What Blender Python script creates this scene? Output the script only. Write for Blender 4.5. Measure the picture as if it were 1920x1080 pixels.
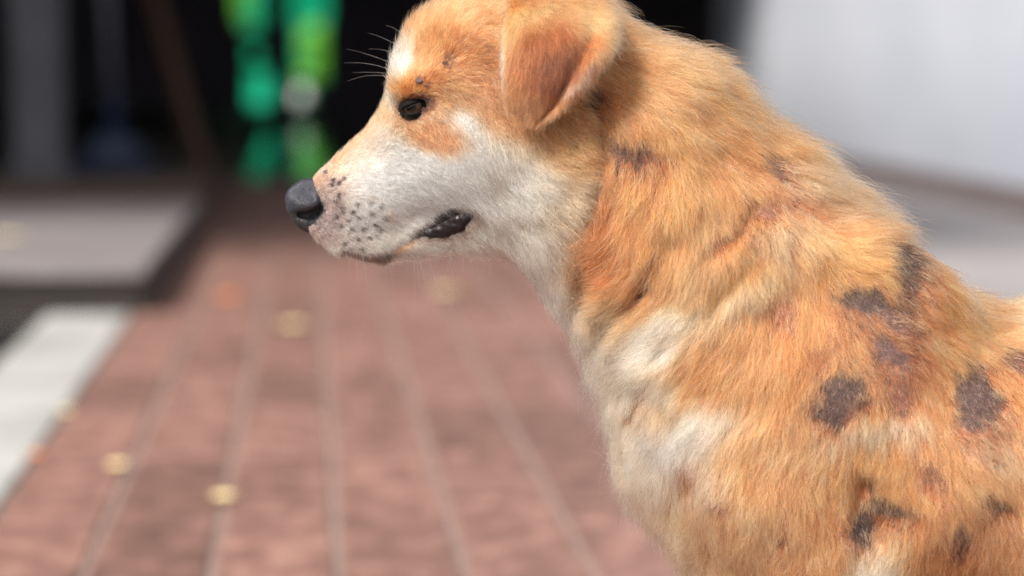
import bpy, bmesh, math, random
import numpy as np
from mathutils import Vector, kdtree

# ------------------------------------------------------------------ camera, world, sun, exposure
for o in list(bpy.data.objects):
    bpy.data.objects.remove(o)
sc = bpy.context.scene
FPX = 3962.0
H = 0.55
PITCH = math.atan(425 / FPX)
D0 = 1.30                       # distance of the dog's middle plane
cam = bpy.data.cameras.new('camera')
cam.sensor_width = 36.0
cam.lens = FPX / 1920 * 36
cam.clip_start = 0.05
cam.clip_end = 500
cam.dof.use_dof = True
cam.dof.focus_distance = 1.262
cam.dof.aperture_fstop = 3.1
camo = bpy.data.objects.new('camera', cam)
sc.collection.objects.link(camo)
camo.location = (0, 0, H)
camo.rotation_euler = (math.pi / 2 - PITCH, 0, 0)
sc.camera = camo

world = bpy.data.worlds.new('World')
sc.world = world
world.use_nodes = True
wn = world.node_tree
wn.nodes.clear()
sky = wn.nodes.new('ShaderNodeTexSky')
sky.sky_type = 'NISHITA'
sky.sun_disc = False
SUN_EL, SUN_AZ = math.radians(45), math.radians(-140)     # azimuth measured from +Y towards +X
sky.sun_elevation = SUN_EL
sky.sun_rotation = SUN_AZ
sky.dust_density = 3.0
sky.ozone_density = 1.0
wbg = wn.nodes.new('ShaderNodeBackground')
wbg.inputs['Strength'].default_value = 0.10
wout = wn.nodes.new('ShaderNodeOutputWorld')
whs = wn.nodes.new('ShaderNodeHueSaturation')       # thin high overcast: a paler sky
whs.inputs['Saturation'].default_value = 0.10
wn.links.new(sky.outputs[0], whs.inputs['Color'])
wn.links.new(whs.outputs[0], wbg.inputs[0])
wn.links.new(wbg.outputs[0], wout.inputs[0])

sun = bpy.data.lights.new('sun', 'SUN')
sun.energy = 3.4
sun.angle = math.radians(14)
sun.color = (1.0, 0.93, 0.84)
suno = bpy.data.objects.new('sun', sun)
sc.collection.objects.link(suno)
sd = Vector((math.sin(SUN_AZ) * math.cos(SUN_EL), math.cos(SUN_AZ) * math.cos(SUN_EL), math.sin(SUN_EL)))
suno.rotation_euler = sd.to_track_quat('Z', 'Y').to_euler()
suno.location = sd * 10

sc.view_settings.view_transform = 'Standard'
sc.view_settings.look = 'None'
sc.view_settings.exposure = 1.0
sc.view_settings.gamma = 1.0
sc.view_settings.use_curve_mapping = False
sc.render.engine = 'CYCLES'
cy = sc.cycles
cy.max_bounces = 10
cy.diffuse_bounces = 3
cy.glossy_bounces = 8
cy.transmission_bounces = 8
cy.transparent_max_bounces = 16
cy.use_denoising = True
cy.denoising_prefilter = 'NONE'
cy.sample_clamp_indirect = 4.0
cy.caustics_reflective = False
cy.caustics_refractive = False
sc.cycles_curves.shape = 'RIBBONS'
sc.cycles_curves.subdivisions = 2

random.seed(4)
RNG = np.random.default_rng(11)

# ------------------------------------------------------------------ helpers
def lin(c):
    a = np.asarray(c, dtype=float) / 255.0
    return np.where(a <= 0.04045, a / 12.92, ((a + 0.055) / 1.055) ** 2.4)

def link(o, parent=None):
    sc.collection.objects.link(o)
    if parent is not None:
        o.parent = parent
    return o

def mesh_obj(name, verts, faces, mat=None, parent=None, smooth=False):
    m = bpy.data.meshes.new(name)
    verts = np.asarray(verts, dtype=float)
    m.from_pydata(verts.tolist() if len(verts) else [], [], [list(map(int, f)) for f in faces])
    if smooth:
        m.polygons.foreach_set('use_smooth', [True] * len(m.polygons))
    m.update()
    if mat:
        m.materials.append(mat)
    return link(bpy.data.objects.new(name, m), parent)

def tag(o, label=None, cat=None, kind=None, group=None):
    if label: o['label'] = label
    if cat: o['category'] = cat
    if kind: o['kind'] = kind
    if group: o['group'] = group
    return o

def nodemat(name):
    m = bpy.data.materials.new(name)
    m.use_nodes = True
    nt = m.node_tree
    return m, nt, nt.nodes['Principled BSDF']

def surf_mat(name, c1, c2, scale=8, rough=0.75, detail=6, bump=0.1, spec=0.4, per_object=0.0, c3=None, space='Object', contrast=0.25, bscale=None):
    """two or three tone mottled surface"""
    m, nt, b = nodemat(name)
    N, L = nt.nodes, nt.links
    tc = N.new('ShaderNodeTexCoord')
    geo = N.new('ShaderNodeNewGeometry')
    src = geo.outputs['Position'] if space == 'World' else tc.outputs['Object']
    nz = N.new('ShaderNodeTexNoise')
    nz.inputs['Scale'].default_value = scale
    nz.inputs['Detail'].default_value = detail
    nz.inputs['Roughness'].default_value = 0.62
    L.new(src, nz.inputs['Vector'])
    cr = N.new('ShaderNodeValToRGB')
    cr.color_ramp.elements[0].position = 0.5 - contrast
    cr.color_ramp.elements[1].position = 0.5 + contrast
    cr.color_ramp.elements[0].color = (*lin(c1), 1)
    cr.color_ramp.elements[1].color = (*lin(c2), 1)
    if c3 is not None:
        e = cr.color_ramp.elements.new(0.5)
        e.color = (*lin(c3), 1)
    L.new(nz.outputs['Fac'], cr.inputs[0])
    col = cr.outputs[0]
    if per_object:
        oi = N.new('ShaderNodeObjectInfo')
        hs = N.new('ShaderNodeHueSaturation')
        mr = N.new('ShaderNodeMapRange')
        mr.inputs['To Min'].default_value = 1 - per_object
        mr.inputs['To Max'].default_value = 1 + per_object
        L.new(oi.outputs['Random'], mr.inputs['Value'])
        L.new(mr.outputs[0], hs.inputs['Value'])
        L.new(col, hs.inputs['Color'])
        col = hs.outputs[0]
    L.new(col, b.inputs['Base Color'])
    b.inputs['Roughness'].default_value = rough
    b.inputs['Specular IOR Level'].default_value = spec
    if bump:
        n2 = N.new('ShaderNodeTexNoise')
        n2.inputs['Scale'].default_value = bscale or scale * 6
        n2.inputs['Detail'].default_value = 4
        L.new(src, n2.inputs['Vector'])
        bp = N.new('ShaderNodeBump')
        bp.inputs['Strength'].default_value = bump
        bp.inputs['Distance'].default_value = 0.01
        L.new(n2.outputs['Fac'], bp.inputs['Height'])
        L.new(bp.outputs[0], b.inputs['Normal'])
    return m

# background frame: u to the right, v along the passage, turned 5.5 degrees to the left of the view
TH = math.radians(5.5)
CT, ST = math.cos(TH), math.sin(TH)
def B(u, v, z):
    return (u * CT - v * ST, u * ST + v * CT, z)

def box_mesh(w, d, h, bev=0.0):
    """box with its base centre at the origin, bevelled"""
    bm = bmesh.new()
    bmesh.ops.create_cube(bm, size=1.0)
    for v in bm.verts:
        v.co = Vector((v.co.x * w, v.co.y * d, (v.co.z + 0.5) * h))
    if bev:
        bmesh.ops.bevel(bm, geom=list(bm.edges), offset=bev, segments=2, profile=0.5, affect='EDGES')
    return bm

def bm_obj(name, bm, mat, parent=None, smooth=False):
    m = bpy.data.meshes.new(name)
    bm.to_mesh(m); bm.free()
    if smooth:
        m.polygons.foreach_set('use_smooth', [True] * len(m.polygons))
    m.materials.append(mat)
    return link(bpy.data.objects.new(name, m), parent)

def ubox(name, u0, u1, v0, v1, z0, z1, mat, parent=None, bev=0.0):
    o = bm_obj(name, box_mesh(u1 - u0, v1 - v0, z1 - z0, bev), mat, parent)
    o.location = B((u0 + u1) / 2, (v0 + v1) / 2, z0)
    o.rotation_euler = (0, 0, TH)
    return o

def tube(pts, radii, seg=10, cap=True):
    """verts, faces of a tube through pts"""
    pts = [Vector(p) for p in pts]
    V, F = [], []
    n = len(pts)
    prev = None
    for i, p in enumerate(pts):
        t = (pts[min(i + 1, n - 1)] - pts[max(i - 1, 0)]).normalized()
        a = Vector((0, 0, 1)) if abs(t.z) < 0.9 else Vector((1, 0, 0))
        if prev is not None:
            a = prev
        x = (a - t * a.dot(t)).normalized()
        prev = x
        y = t.cross(x)
        r = radii[i] if hasattr(radii, '__len__') else radii
        for k in range(seg):
            an = 2 * math.pi * k / seg
            V.append(p + (x * math.cos(an) + y * math.sin(an)) * r)
    for i in range(n - 1):
        for k in range(seg):
            a = i * seg + k; b = i * seg + (k + 1) % seg
            F.append((a, b, b + seg, a + seg))
    if cap:
        F.append(tuple(range(seg))[::-1])
        F.append(tuple(range((n - 1) * seg, n * seg)))
    return [tuple(v) for v in V], F

def join_vf(parts):
    V, F = [], []
    for v, f in parts:
        o = len(V)
        V += list(v)
        F += [tuple(i + o for i in q) for q in f]
    return V, F

# --- value noise on a hashed lattice
def vnoise(p, freq, seed=0):
    q = np.asarray(p, dtype=np.float64) * freq
    i = np.floor(q).astype(np.int64)
    f = q - i
    f = f * f * (3 - 2 * f)
    def h(ix, iy, iz):
        n = (ix * 73856093) ^ (iy * 19349663) ^ (iz * 83492791) ^ (seed * 2654435761)
        n = (n ^ (n >> 13)) * 1274126177
        n = n & 0x7fffffff
        n = (n ^ (n >> 15)) & 0xffff
        return n / 65535.0
    r = 0
    for dx in (0, 1):
        wx = f[:, 0] if dx else 1 - f[:, 0]
        for dy in (0, 1):
            wy = f[:, 1] if dy else 1 - f[:, 1]
            for dz in (0, 1):
                wz = f[:, 2] if dz else 1 - f[:, 2]
                r = r + wx * wy * wz * h(i[:, 0] + dx, i[:, 1] + dy, i[:, 2] + dz)
    return r * 2 - 1

# ------------------------------------------------------------------ materials of the place
M_tile = surf_mat('red_tile', (94, 69, 62), (144, 110, 99), scale=18, rough=0.55, per_object=0.20, c3=(117, 87, 79), space='World', bump=0.15, contrast=0.17)
M_mortar = surf_mat('mortar', (118, 97, 90), (138, 118, 111), scale=20, rough=0.9, space='World')
M_conc = surf_mat('grey_concrete', (116, 112, 114), (146, 142, 144), scale=3, rough=0.85, space='World')
M_white = surf_mat('white_concrete', (126, 126, 124), (174, 174, 171), scale=4, rough=0.8, space='World')
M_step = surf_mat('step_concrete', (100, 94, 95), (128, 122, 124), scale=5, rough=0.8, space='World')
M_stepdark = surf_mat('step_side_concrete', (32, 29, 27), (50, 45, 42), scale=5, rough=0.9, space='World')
M_brownsill = surf_mat('brown_sill', (56, 45, 38), (78, 64, 54), scale=4, rough=0.8, space='World')
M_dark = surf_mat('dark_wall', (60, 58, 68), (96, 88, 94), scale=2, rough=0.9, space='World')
M_drain = surf_mat('black_drain_concrete', (14, 13, 13), (30, 28, 27), scale=6, rough=0.7, space='World')  # near-black concrete over the whole channel
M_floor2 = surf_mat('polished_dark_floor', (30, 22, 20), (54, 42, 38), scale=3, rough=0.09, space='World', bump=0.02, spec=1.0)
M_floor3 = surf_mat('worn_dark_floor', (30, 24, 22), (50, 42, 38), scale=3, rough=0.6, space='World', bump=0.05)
M_wall = surf_mat('pale_plaster', (174, 180, 192), (190, 195, 206), scale=1.2, rough=0.85, space='World', bump=0.05)
M_skirt = surf_mat('skirting_paint', (104, 92, 92), (128, 114, 114), scale=4, rough=0.7, space='World')
M_post = surf_mat('grey_column', (60, 60, 66), (80, 80, 86), scale=5, rough=0.8, space='World')
M_blue = surf_mat('blue_plastic', (4, 20, 48), (8, 30, 66), scale=5, rough=0.4, bump=0)
M_wood = surf_mat('brown_wood', (48, 28, 20), (68, 42, 28), scale=12, rough=0.7)
M_steel = surf_mat('grey_handle', (66, 68, 80), (86, 88, 100), scale=8, rough=0.5)
M_net = surf_mat('green_net', (0, 186, 146), (60, 250, 214), scale=1.6, rough=0.8, space='World', c3=(10, 206, 164), contrast=0.2, bump=0.3)
M_leafg = surf_mat('bright_leaf', (120, 200, 60), (190, 245, 120), scale=6, rough=0.5)
M_jug = surf_mat('white_plastic', (220, 226, 226), (240, 244, 244), scale=6, rough=0.35, bump=0)
M_leafy = surf_mat('dry_yellow_leaf', (226, 200, 140), (246, 228, 178), scale=60, rough=0.6, bump=0.1)
M_leafo = surf_mat('dry_orange_leaf', (240, 128, 66), (250, 160, 96), scale=60, rough=0.6, bump=0.1)
M_roof = surf_mat('roof_sheet', (40, 38, 40), (62, 58, 58), scale=3, rough=0.7, space='World')

def translucent(m, k):
    nt = m.node_tree; b = nt.nodes['Principled BSDF']; out = nt.nodes['Material Output']
    tr = nt.nodes.new('ShaderNodeBsdfTranslucent'); mx = nt.nodes.new('ShaderNodeMixShader'); mx.inputs[0].default_value = k
    src = b.inputs['Base Color'].links[0].from_socket
    nt.links.new(src, tr.inputs['Color']); nt.links.new(b.outputs[0], mx.inputs[1]); nt.links.new(tr.outputs[0], mx.inputs[2]); nt.links.new(mx.outputs[0], out.inputs[0])
translucent(M_net, .6); translucent(M_leafg, .5)
# ------------------------------------------------------------------ the setting
def quads(name, rects, z, mat, thick=None):
    V, F = [], []
    for (u0, u1, v0, v1) in rects:
        k = len(V)
        V += [B(u0, v0, z), B(u1, v0, z), B(u1, v1, z), B(u0, v1, z)]
        F.append((k, k + 1, k + 2, k + 3))
    return mesh_obj(name, V, F, mat)

CH0, CH1 = -1.35, -0.566      # open drain on the left
ground = tag(quads('ground', [(-0.375, 200, -200, 200), (-200, CH0, -200, 200), (CH0, -0.375, -200, -4), (CH0, -0.375, 4.62, 200)], -0.012, M_conc), kind='structure')
dr_v = [B(CH0, -4, -0.012), B(CH1, -4, -0.012), B(CH1, -4, -0.4), B(CH0, -4, -0.4),
        B(CH0, 4.62, -0.012), B(CH1, 4.62, -0.012), B(CH1, 4.62, -0.4), B(CH0, 4.62, -0.4)]
drain = tag(mesh_obj('drain_channel', dr_v, [(0, 3, 7, 4), (3, 2, 6, 7), (2, 1, 5, 6), (0, 1, 2, 3), (4, 7, 6, 5)], M_drain), kind='structure')
kerb = tag(ubox('kerb', -0.566, -0.387, -4, 4.6, -0.30, 0.008, M_white, bev=0.006), kind='structure')

# tiled path: a mortar bed with every tile laid on it
TS, TL, NC, NR = 0.137, 0.411, 11, 24
bed = tag(ubox('tiled_path', -0.385, -0.383 + TS * NC + 0.002, -0.5, 9.9, -0.10, -0.001, M_mortar), kind='structure')
tile_me = None
binv = bed.matrix_basis.inverted()
for r in range(NR):
    for c in range(NC):
        u = -0.383 + TS * (c + 0.5)
        v = 0.05 + TL * (r + 0.5)
        if tile_me is None:
            bm = box_mesh(TS - 0.013, TL - 0.008, 0.022, 0.0015)
            tile_me = bpy.data.meshes.new('tile')
            bm.to_mesh(tile_me); bm.free(); tile_me.materials.append(M_tile)
        t = bpy.data.objects.new('tile', tile_me)
        link(t, bed)
        # local coordinates of the bed (same turn as the bed)
        bu, bv = (-0.385 + (-0.383 + TS * NC + 0.002)) / 2, (9.9 - 0.5) / 2
        t.location = (u - bu, v - bv, 0.10 - 0.019 + random.uniform(-0.0006, 0.0006))
        t.rotation_euler = (random.gauss(0, .001), random.gauss(0, .001), random.gauss(0, .003))

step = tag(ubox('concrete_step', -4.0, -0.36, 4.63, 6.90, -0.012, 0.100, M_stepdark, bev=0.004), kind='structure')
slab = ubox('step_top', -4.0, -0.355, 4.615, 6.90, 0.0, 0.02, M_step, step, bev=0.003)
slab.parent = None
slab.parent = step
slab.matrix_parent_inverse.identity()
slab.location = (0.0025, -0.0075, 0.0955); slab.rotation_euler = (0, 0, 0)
sill = tag(ubox('threshold', -4.0, -0.36, 6.905, 7.5, -0.012, 0.158, M_brownsill, bev=0.004), kind='structure')
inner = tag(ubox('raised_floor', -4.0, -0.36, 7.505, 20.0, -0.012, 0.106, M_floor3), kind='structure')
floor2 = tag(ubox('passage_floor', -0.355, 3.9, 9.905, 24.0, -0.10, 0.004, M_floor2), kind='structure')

# pale wall on the right
wall = tag(ubox('plaster_wall', 2.64, 2.84, 3.0, 13.6, -0.012, 3.2, M_wall), 'tall pale bluish white plastered wall behind the dog\'s back', 'wall')
sk = ubox('skirting_board', 2.62, 2.638, 3.0, 13.6, -0.012, 0.085, M_skirt)
sk.parent = wall
sk.location = (-0.111, 0, 0); sk.rotation_euler = (0, 0, 0)

# the dark open-fronted shed at the end of the passage
shed = bpy.data.objects.new('open_shed', None)
link(shed)
tag(shed, 'dark open-fronted shed at the end of the tiled path, green gaps behind', 'shed')
def shed_box(name, u0, u1, v0, v1, z0, z1, mat):
    return ubox(name, u0, u1, v0, v1, z0, z1, mat, shed)
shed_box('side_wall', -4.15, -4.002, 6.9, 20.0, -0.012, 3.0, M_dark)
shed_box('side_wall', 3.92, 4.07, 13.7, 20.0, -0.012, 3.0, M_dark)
shed_box('shade_roof', -4.3, 0.35, 4.2, 20.6, 3.0, 3.12, M_roof)  # out of view; front edge set forward to shade the shed and far tiles
shed_box('shade_roof', 0.3, 4.2, 10.7, 20.6, 3.125, 3.25, M_roof)  # out of view; starts where its shadow darkens the wall's far end
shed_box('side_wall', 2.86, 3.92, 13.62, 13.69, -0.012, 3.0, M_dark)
# rear wall with two tall gaps; frames make the gaps uneven
V20 = 20.0
def px2u(px, v): return (px - 578) / FPX * v
def py2z(py, v): return H - (py - 115) / FPX * v
def gap_wall(cells, v, mat):
    """rear wall as one mesh of butted panels leaving the gaps open"""
    us = sorted({-4.0, 3.9} | {c[0] for c in cells} | {c[1] for c in cells})
    zs = sorted({-0.012, 3.115} | {c[2] for c in cells} | {c[3] for c in cells})
    parts = []
    for a, b in zip(us, us[1:]):
        for c, d in zip(zs, zs[1:]):
            cu, cz = (a + b) / 2, (c + d) / 2
            if any(x[0] < cu < x[1] and x[2] < cz < x[3] for x in cells):
                continue
            q = [B(a, v, c), B(b, v, c), B(b, v, d), B(a, v, d), B(a, v + .15, c), B(b, v + .15, c), B(b, v + .15, d), B(a, v + .15, d)]
            parts.append((q, [(0, 1, 2, 3), (5, 4, 7, 6), (1, 5, 6, 2), (4, 0, 3, 7), (3, 2, 6, 7), (1, 0, 4, 5)]))
    V, F = join_vf(parts)
    return mesh_obj('rear_wall', V, F, mat, shed)
cells = []
for (x0, x1, y0, y1) in [(446, 494, -60, 58), (468, 490, 92, 116), (468, 506, 134, 200), (550, 616, -60, 40), (556, 610, 40, 150), (552, 584, 160, 200)]:
    cells.append((px2u(x0, V20), px2u(x1, V20), py2z(y1, V20), py2z(y0, V20)))
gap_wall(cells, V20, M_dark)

# hanging green net outside, behind the shed
nv, nf = [], []
NX, NZ = 60, 24
for j in range(NZ + 1):
    for i in range(NX + 1):
        u = -3.6 + 7 * i / NX
        z = -0.01 + 2.6 * j / NZ
        v = 24.6 + 0.10 * math.sin(u * 9) + 0.04 * math.sin(u * 23 + z * 2)
        nv.append(B(u, v, z))
for j in range(NZ):
    for i in range(NX):
        a = j * (NX + 1) + i
        nf.append((a, a + 1, a + NX + 2, a + NX + 1))
netm = mesh_obj('green_netting', nv, nf, M_net, smooth=True)
md = netm.modifiers.new('thickness', 'SOLIDIFY'); md.thickness = 0.004
tag(netm, 'teal green netting hanging in daylight behind the shed', 'netting')
# bushy plant in front of the net
def leaf_cluster(name, cx, cv, z0, z1, r, n, mat, size=0.09):
    root = bpy.data.objects.new(name, None); link(root); root.location = B(cx, cv, 0)
    V, F = [], []
    for k in range(n):
        a = random.random() * 6.28; rr = r * math.sqrt(random.random()); z = random.uniform(z0, z1)
        c = Vector((rr * math.cos(a), rr * math.sin(a), z))
        d = Vector((random.gauss(0, 1), random.gauss(0, 1), random.gauss(0, .7))).normalized()
        s = d.cross(Vector((random.gauss(0, 1), random.gauss(0, 1), random.gauss(0, 1)))).normalized()
        L_ = size * random.uniform(.7, 1.3)
        k0 = len(V)
        V += [tuple(c), tuple(c + d * L_ * .5 + s * L_ * .25), tuple(c + d * L_), tuple(c + d * L_ * .5 - s * L_ * .25)]
        F.append((k0, k0 + 1, k0 + 2, k0 + 3))
    mesh_obj('foliage', V, F, mat, root)
    sv, sf = [], []
    pl = []
    for k in range(6):
        a = k; pl.append(tube([(0, 0, 0), (math.cos(a) * r * .4, math.sin(a) * r * .4, (z0 + z1) * .45), (math.cos(a) * r * .7, math.sin(a) * r * .7, z1 * .95)], [.012, .008, .004], 6))
    sv, sf = join_vf(pl)
    mesh_obj('stem', sv, sf, M_wood, root)
    return root
pl1 = leaf_cluster('leafy_plant', px2u(592, 23.8), 23.8, 0.35, 0.92, 0.13, 420, M_leafg)
tag(pl1, 'bright yellow green leafy plant seen through the right gap of the shed', 'plant')
pl2 = leaf_cluster('leafy_plant', px2u(452, 23.8), 23.8, 1.0, 1.45, 0.10, 200, M_leafg)
tag(pl2, 'small yellow green plant seen through the left gap of the shed', 'plant')

# column, blue rake, wooden pole
col = bpy.data.objects.new('column', None); link(col)
col.location = B(px2u(86, 7.2), 7.2, 0.158); col.rotation_euler = (0, 0, TH)
tag(col, 'square grey column on the brown threshold, left edge of the dark shed', 'column')
bm_obj('shaft', box_mesh(0.155, 0.155, 2.84, 0.008), M_post, col)
bb = bm_obj('base', box_mesh(0.18, 0.18, 0.05, 0.006), M_post, col)

rake = bpy.data.objects.new('leaf_rake', None); link(rake)
RV = 7.9
rake.location = B(px2u(236, RV), RV, 0.106); rake.rotation_euler = (math.radians(-8), 0, TH + 0.1)
tag(rake, 'blue plastic fan rake standing in the shed with its handle up', 'rake')
v_, f_ = tube([(-0.03, 0, 0.27), (-0.045, 0, 0.7), (-0.075, 0, 1.5)], [.016, .015, .014], 10)
mesh_obj('handle', v_, f_, M_steel, rake, True)
v_, f_ = tube([(-0.03, 0, 0.22), (-0.03, 0, 0.33)], [.026, .021], 12)
mesh_obj('socket', v_, f_, M_blue, rake, True)
tine_me = None
for k in range(17):
    a = (k - 8) / 8 * 0.62
    top = Vector((-0.03, 0, 0.235)); L_ = 0.245 / max(.75, math.cos(a))
    end = top + Vector((math.sin(a) * L_, 0, -min(0.225, math.cos(a) * L_)))
    mid = top.lerp(end, .5)
    v_, f_ = tube([top, mid, end - Vector((0, -.0, 0)), end + Vector((0, -.025, -0.008))], [.007, .0085, .009, .006], 6)
    mesh_obj('tine', v_, f_, M_blue, rake, True)
v_, f_ = tube([(-0.12, -0.002, 0.12), (-0.03, -0.002, 0.10), (0.06, -0.002, 0.12)], .008, 6)
mesh_obj('crossbar', v_, f_, M_blue, rake, True)

pole = mesh_obj('wooden_pole', *tube([B(px2u(404, 8.3), 8.2, 0.004), B(px2u(330, 8.6), 8.6, .55), B(px2u(262, 9), 9.0, 1.15), B(px2u(200, 9), 9.3, 1.75)], [.030, .030, .028, .026], 12), M_wood, smooth=True)
tag(pole, 'brown wooden pole leaning in the dark shed beside the rake', 'pole')

# a white jug in the right gap
def lathe(prof, seg=24):
    V, F = [], []
    for (r, z) in prof:
        for k in range(seg):
            a = 2 * math.pi * k / seg
            V.append((r * math.cos(a), r * math.sin(a), z))
    for i in range(len(prof) - 1):
        for k in range(seg):
            a = i * seg + k; b = i * seg + (k + 1) % seg
            F.append((a, b, b + seg, a + seg))
    F.append(tuple(range(seg))[::-1]); F.append(tuple(range((len(prof) - 1) * seg, len(prof) * seg)))
    return V, F
stand = mesh_obj('stool', *lathe([(.13, 0), (.125, .015), (.07, .022), (.065, .06), (.12, .068), (.12, .083)]), M_dark, smooth=False)
stand.location = B(px2u(568, 23.0), 23.0, 0.004)
tag(stand, 'low dark stool under the white jug, behind the shed', 'stool')
jug = mesh_obj('white_jug', *lathe([(.05, 0), (.062, .01), (.066, .05), (.064, .11), (.05, .15), (.022, .175), (.02, .2), (.024, .203), (.024, .22)]), M_jug, smooth=True)
jug.location = B(px2u(568, 23.0), 23.0, 0.088)
tag(jug, 'small white plastic jug on the stool in front of the green light', 'jug')

# fallen leaves / petals on the paving
def fallen(px, py, z, size, mat, label, rot):
    v = (H - z) * FPX / (py - 115)
    u = px2u(px, v)
    V, F = [], []
    n, m = 9, 4
    for i in range(n + 1):
        t = i / n
        w = size * 0.42 * math.sin(math.pi * t) ** 0.7 + 0.0004
        for j in range(-m, m + 1):
            s = j / m
            V.append(((t - .5) * size, s * w, 0.0016 + 0.006 * abs(s) ** 1.5 * math.sin(math.pi * t) + 0.005 * (2 * t - 1) ** 2))
    W_ = 2 * m + 1
    for i in range(n):
        for j in range(2 * m):
            a = i * W_ + j
            F.append((a, a + W_, a + W_ + 1, a + 1))
    o = bpy.data.objects.new('fallen_leaf', None)
    link(o)
    o.location = B(u, v, z); o.rotation_euler = (0, 0, rot)
    bl = mesh_obj('blade', V, F, mat, o, True)
    md = bl.modifiers.new('thickness', 'SOLIDIFY'); md.thickness = 0.0006
    sv, sf = tube([(size * .45, 0, .005), (size * .62, 0.002, .006), (size * .75, 0.004, .003)], .0007, 6)
    mesh_obj('stalk', sv, sf, mat, o, True)
    tag(o, label, 'leaf', group='dry leaves fallen on the paving')
Z_T = 0.004
fallen(215, 875, Z_T, 0.032, M_leafy, 'cream fallen leaf nearest the white kerb, lower left of the tiles', 1.2)
fallen(411, 939, Z_T, 0.030, M_leafy, 'cream fallen leaf lying lowest on the red tiles', 0.3)
fallen(428, 556, Z_T, 0.062, M_leafo, 'bright orange fallen leaf on the far red tiles below the step', 0.9)
fallen(545, 612, Z_T, 0.055, M_leafy, 'tan fallen leaf on a tile joint under the dog\'s muzzle, left of the throat', 0.2)
fallen(835, 550, Z_T, 0.062, M_leafy, 'tan fallen leaf on the far tiles just under the dog\'s jaw', 0.5)
fallen(122, 770, 0.008, 0.022, M_leafy, 'small yellow fallen leaf on the edge of the white kerb', 2.1)
fallen(66, 852, 0.008, 0.02, M_leafo, 'small brown leaf on the inner edge of the white kerb, lower left', .6)
fallen(24, 440, 0.113, 0.07, M_leafy, 'pale dry leaf on top of the grey concrete step', .4)

# ------------------------------------------------------------------ THE DOG
CAMP = np.array([0, 0, H])
FW = np.array([0, math.cos(PITCH), -math.sin(PITCH)])
UP = np.array([0, math.sin(PITCH), math.cos(PITCH)])

def plane_pt(px, py, d=0.0):
    """point of the dog's middle plane measured off the photograph, d metres beside that plane (negative = near side)"""
    k = FW + np.array([1, 0, 0]) * (px - 960) / FPX + UP * (540 - py) / FPX
    p = CAMP + k * (D0 / k[1])
    return np.array([p[0], p[1] + d, p[2]])

def chart(P):
    """side-view chart of the coat (both flanks share it)"""
    P = np.asarray(P)
    y = D0 - np.abs(P[:, 1] - D0)
    rel = np.stack([P[:, 0], y, P[:, 2] - H], 1)
    dz = rel @ FW
    return np.stack([960 + FPX * rel[:, 0] / dz, 540 - FPX * (rel @ UP) / dz], 1)

S = 1.3 / FPX                     # metres per chart pixel on the middle plane

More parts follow.
